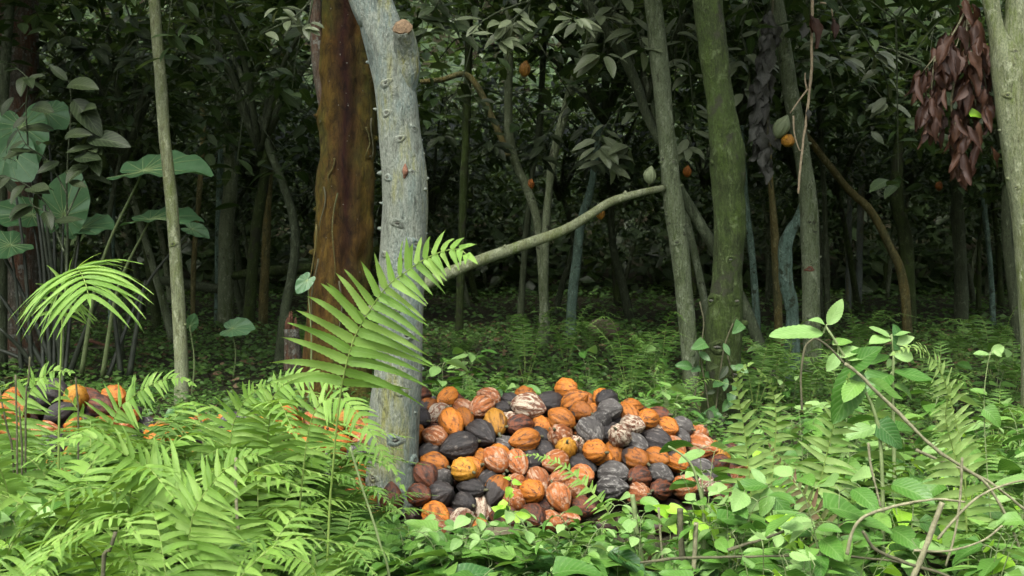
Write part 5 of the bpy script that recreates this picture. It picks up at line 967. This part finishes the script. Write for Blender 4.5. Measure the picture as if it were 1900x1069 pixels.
# elephant ears
def ear_mesh(seed, mat):
    r = random.Random(seed); n, seg = 9, 72; b = MB(); veins = MB(); ang = np.linspace(-math.pi, math.pi, seg)
    # arrow shaped outline round the petiole point: tip at +Y, two rear lobes
    key = [(-180, .10), (-172, .30), (-160, .50), (-145, .56), (-120, .47), (-95, .46), (-65, .55), (-35, .74), (-14, .93), (0, 1.08)]; ka = [k[0] for k in key] + [-k[0] for k in key[-2::-1]]; kr = [k[1] for k in key] + [k[1] for k in key[-2::-1]]
    rad = np.interp(np.degrees(ang), ka, kr); p1, p2 = r.uniform(0, 6), r.uniform(0, 6)
    def surf(a, rr):
        x, y = np.sin(a) * rr, np.cos(a) * rr
        return np.stack([x, y, .22 * abs(x) ** 1.1 - .16 * np.maximum(y, 0) ** 2 - .1 * np.minimum(y, 0) ** 2 + .045 * rr * np.sin(9 * a + p1) * np.clip(rr * 2, 0, 1) + .02 * np.sin(17 * a + p2) * rr ** 2], -1)
    V = [surf(np.array([0.0]), np.array([0.0]))]
    for i in range(1, n + 1): V.append(surf(ang, rad * (i / n)))
    V = np.vstack(V); T = [(0, 1 + j, 2 + j) for j in range(seg - 1)]; Q = [(1 + (i - 1) * seg + j, 1 + i * seg + j, 1 + i * seg + j + 1, 1 + (i - 1) * seg + j + 1) for i in range(1, n) for j in range(seg - 1)]
    b.add(V, Q, T, np.zeros((len(V), 2)) + .2)
    for a in (0, 18, -18, 36, -36, 58, -58, 84, -84, 112, -112, 140, -140, 158, -158):
        a = math.radians(a); rm = np.interp(math.degrees(a), np.degrees(ang), rad); s = np.linspace(.0, .95, 10); q = surf(np.full(10, a), s * rm) + V3(0, 0, .006); veins.tube(q, np.linspace(.012 if abs(a) < .01 else .008, .003, 10), 5)
    me = b.mesh('leaf_blade'); me.materials.append(mat); mv = veins.mesh('veins'); mv.materials.append(M['vein']); return me, mv
EARS = [ear_mesh(k, M['elephant']) for k in range(4)]
EB = P(112, 655, 11.2); EB[2] = gz(EB[0], EB[1]); EP = thing('elephant_ear_plant', 'elephant ear plant with huge pale arrow shaped leaves', 'plant', EB)
for k, (px, py, Y, size, d, n, roots) in enumerate(((265, 318, 8.0, .50, (1, -.2, .12), (-.1, -.42, .9), (150, 640)), (278, 408, 8.1, .40, (1, -.2, .1), (0, -.3, .95), (190, 630)), (40, 235, 8.6, .42, (.3, -.5, -.8), (.1, -1, .35), (95, 640)), (15, 275, 8.5, .36, (.6, -.4, -.6), (-.1, -1, .4), (60, 640)),
        (118, 400, 8.5, .36, (.3, -.2, .9), (.2, -1, .1), (110, 650)), (150, 425, 8.7, .34, (.8, -.5, .1), (.1, -.6, .8), (120, 650)), (60, 400, 8.8, .36, (-.9, -.3, .1), (0, -.7, .7), (80, 650)), (20, 455, 8.4, .3, (-.6, -.6, -.2), (.2, -.7, .7), (40, 650)), (355, 425, 9.0, .16, (.9, -.2, -.3), (0, -.6, .8), (200, 640)), (88, 210, 8.9, .3, (.5, -.5, -.3), (0, -.9, .6), (100, 650)))):
    Y *= 1.33; size *= 1.33; q = P(px, py, Y) - EB; me, mv = EARS[k % 4]; lf = place('leaf', me, EP, mat4=frame(q, d, n, size)); place('veins', mv, lf)
    r0 = P(roots[0], roots[1], 11.2) - EB; r0[2] = max(0, min(.05, r0[2])); b = MB(); mid = (q + r0) / 2 + V3((q[0] - r0[0]) * -.12, 0, .12); b.tube(catmull([r0, mid, q], 16), np.linspace(.026, .009, 16), 9); b.build('stalk', M['stalk_dark'] if k not in (0, 1) else M['green_twig'], EP)
for x0, y0, x1, y1 in ((110, 690, -10, 440), (95, 690, -20, 520), (80, 700, 0, 610), (120, 680, 82, 380), (118, 690, 76, 400), (105, 700, -30, 640), (125, 690, 200, 520), (240, 620, 270, 520), (225, 630, 205, 540)):
    b = MB(); a, e = P(x0, y0, 11.25) - EB, P(x1, y1, 11.0 + rs.uniform(0, .4)) - EB; a[2] = max(a[2] * .1, 0); b.tube(catmull([a, (a + e) / 2 + V3(0, 0, .05), e], 12), np.linspace(.034, .014, 12), 9); b.build('stalk', M['stalk_dark'], EP)
# low elephant ears and single leaves in the shade
for lab, px, py, Y, size, d, n in (('single green arrow leaf on the ground left of the ochre trunk', 430, 610, 11.5, .26, (1, -.4, .1), (-.3, -.7, .7)), ('pale folded leaf just right of the slim pole foot', 352, 605, 10.2, .13, (.4, -.3, .7), (.5, -.8, .2)), ('dark heart leaf hanging left of the ochre trunk', 570, 520, 9.6, .14, (-.5, -.3, -.6), (0, -1, .3))):
    q = P(px, py, Y); g0 = V3(q[0], q[1] + .05, gz(q[0], q[1])); T = thing('arrow_leaf_plant', lab, 'plant', g0); me, mv = EARS[1]; lf = place('leaf', me, T, mat4=frame(q - g0, d, n, size)); place('veins', mv, lf)
    b = MB(); b.tube(catmull([V3(0, 0, 0), (q - g0) * .5 + V3(.03, .02, 0), q - g0], 10), np.linspace(.010, .005, 10), 7); b.build('stalk', M['green_twig'], T)
# creeper on the mossy trunk
vb = P(1318, 790, 8.1); vb[2] = gz(vb[0], vb[1]); T = thing('trunk_creeper', 'dark creeper climbing the foot of the mossy trunk', 'creeper', vb)
b = MB(); cs = []
for q in ([(1318, 790), (1310, 720), (1300, 660), (1306, 600), (1298, 560)], [(1325, 790), (1335, 700), (1345, 640), (1360, 600)], [(1310, 790), (1290, 740), (1296, 690), (1285, 640)], [(1335, 790), (1362, 720), (1350, 660)]):
    c = catmull(np.array([P(x, y, 8.2) for x, y in q]) - vb, 16); b.tube(c, .006, 6); cs.append(c)
b.build('stem', M['brown_twig'], T)
for k in range(30):
    c = rs.choice(cs); a = c[rs.randrange(0, 16)] + V3(rs.uniform(-.05, .05), rs.uniform(-.06, 0), 0); put_leaf(T, rs.choice(['heart_gloss', 'ovate_gloss', 'speckled']), a, V3(rs.uniform(-1, 1), -.4, rs.uniform(-1, .2)), V3(rs.uniform(-.3, .3), -1, .4), rs.uniform(.08, .14), rs)

# stone, stump, bark scraps
def boulder(name, label, px, py, Y, sx, sy, sz, mat, seed):
    g = random.Random(seed); b = MB(); n, seg = 12, 20; rows = []
    for i in range(n + 1):
        ph = math.pi * i / n
        for j in range(seg):
            th = 2 * math.pi * j / seg; k = 1 + .12 * math.sin(3 * th + ph * 2 + seed) + .08 * math.sin(5 * th - 3 * ph) + g.uniform(-.03, .03)
            v = [abs(math.sin(ph) * math.cos(th)) ** .7 * math.copysign(1, math.cos(th)), abs(math.sin(ph) * math.sin(th)) ** .7 * math.copysign(1, math.sin(th)), abs(math.cos(ph)) ** .7 * math.copysign(1, math.cos(ph))]
            rows.append((v[0] * sx * k, v[1] * sy * k, v[2] * sz * k))
    Q = [(i * seg + j, (i + 1) * seg + j, (i + 1) * seg + (j + 1) % seg, i * seg + (j + 1) % seg) for i in range(n) for j in range(seg)]
    b.add(rows, Q); o = b.build(name, M[mat], None, Vector(P(px, py, Y))); return tag(o, label, 'stone')
boulder('stone', 'brown mossy stone half hidden at the front foot of the heap', 915, 1015, 4.85, .15, .1, .09, 'stone', 2)
boulder('stone', 'low dark stone in the shade behind the heap', 1118, 612, 16, .22, .18, .14, 'stone', 5)
for k, (px, py, an, ln) in enumerate(((1150, 752, .3, .17), (1178, 748, -.2, .2), (1196, 758, .6, .14))):
    q = P(px, py, 7.6); q[2] = gz(q[0], q[1]) + .05 + .02 * k; b = MB(); d = V3(math.cos(an), math.sin(an), .25); b.strap((0, 0, 0), d, (0, -.5, 1), ln, .09, lambda s: .75 + .25 * np.cos(s * 9), 10, .1, .5, .1, None, 0, .1, k); o = b.build('bark_scrap', M['wound'], None, Vector(q))
    md = o.modifiers.new('thickness', 'SOLIDIFY'); md.thickness = .008; tag(o, 'curled reddish bark scrap on the ground behind the heap', 'bark scrap', 'bark scraps')
st = P(543, 672, 11.2); st[2] = gz(st[0], st[1]); T = thing('broken_stump', 'broken reddish stump left of the ochre trunk', 'stump', st)
b = MB(); q = np.array([P(544, 690, 11.2), P(543, 650, 11.2), P(541, 610, 11.2)]) - st; b.tube(catmull(q, 10), np.linspace(.10, .075, 10), 16, lumpf(9, .12)); b.build('trunk', M['bark_patchy'], T)
for k in range(7):
    a = k * .9; c0 = q[-1] + V3(math.cos(a) * .05, math.sin(a) * .05, -.03); b = MB(); b.tube([c0, c0 + V3(0, 0, .05 + .04 * (k % 3)), c0 + V3(.005, 0, .09 + .06 * (k % 3))], [.026, .02, .004], 6, lumpf(k, .2)); b.build('splinter', M['wound'], T)

# ------------------------------------------------------------------ ground cover and leaf litter (nobody could count them)
def cover(name, label, cat, mat, regions, tpl=TPL2, tiltz=(-.35, .35)):
    b = MB()
    for n, x0f, x1f, y0, y1, s0, s1, hmax in regions:
        Y = np.sqrt(NR.uniform(y0 ** 2, y1 ** 2, n)); X = (NR.uniform(x0f, x1f, n) - CX) / F_PX * Y
        cl = np.sin(X * 2.1 + Y * 1.3) * np.sin(X * 1.1 - Y * 1.9 + 1) * .5 + .5; hh = hmax * (.35 + .65 * cl) * NR.uniform(0, 1, n) ** 1.3
        keep = (heap_h(X, Y) < .03) & ((X - B1[0]) ** 2 + (Y - B1[1]) ** 2 > .04); X, Y, hh = X[keep], Y[keep], hh[keep]; n = len(X)
        pos = np.stack([X, Y, gz(X, Y) + hh + .01], -1); scatter_leaves(b, pos, rdirs(n, *tiltz), unit(V3(0, -.25, 1) + NR.normal(0, .35, (n, 3))), NR.uniform(s0, s1, n), tpl)
    tag(b.build(name, M[mat]), label, cat, None, 'stuff')
cover('ground_cover', 'low green carpet of small leaves over the plantation floor', 'ground cover', 'cover',
      [(3200, -150, 2050, 2.9, 5.0, .04, .085, .13), (5000, 1250, 2050, 4.6, 7.0, .03, .07, .22), (26000, -100, 2000, 6.6, 10.5, .03, .065, .2), (24000, -100, 2000, 10.5, 19, .05, .10, .22), (12000, -300, 2200, 19, 34, .09, .17, .3)])
cover('leaf_litter', 'dead brown leaves strewn over the soil', 'leaf litter', 'litter', [(900, -100, 2000, 3.0, 5.1, .05, .12, .02), (2500, -100, 2000, 6.8, 20, .07, .16, .03)], TPL3, (-.1, .12))
# understory of low boughs: dark leaves hanging between the far stems
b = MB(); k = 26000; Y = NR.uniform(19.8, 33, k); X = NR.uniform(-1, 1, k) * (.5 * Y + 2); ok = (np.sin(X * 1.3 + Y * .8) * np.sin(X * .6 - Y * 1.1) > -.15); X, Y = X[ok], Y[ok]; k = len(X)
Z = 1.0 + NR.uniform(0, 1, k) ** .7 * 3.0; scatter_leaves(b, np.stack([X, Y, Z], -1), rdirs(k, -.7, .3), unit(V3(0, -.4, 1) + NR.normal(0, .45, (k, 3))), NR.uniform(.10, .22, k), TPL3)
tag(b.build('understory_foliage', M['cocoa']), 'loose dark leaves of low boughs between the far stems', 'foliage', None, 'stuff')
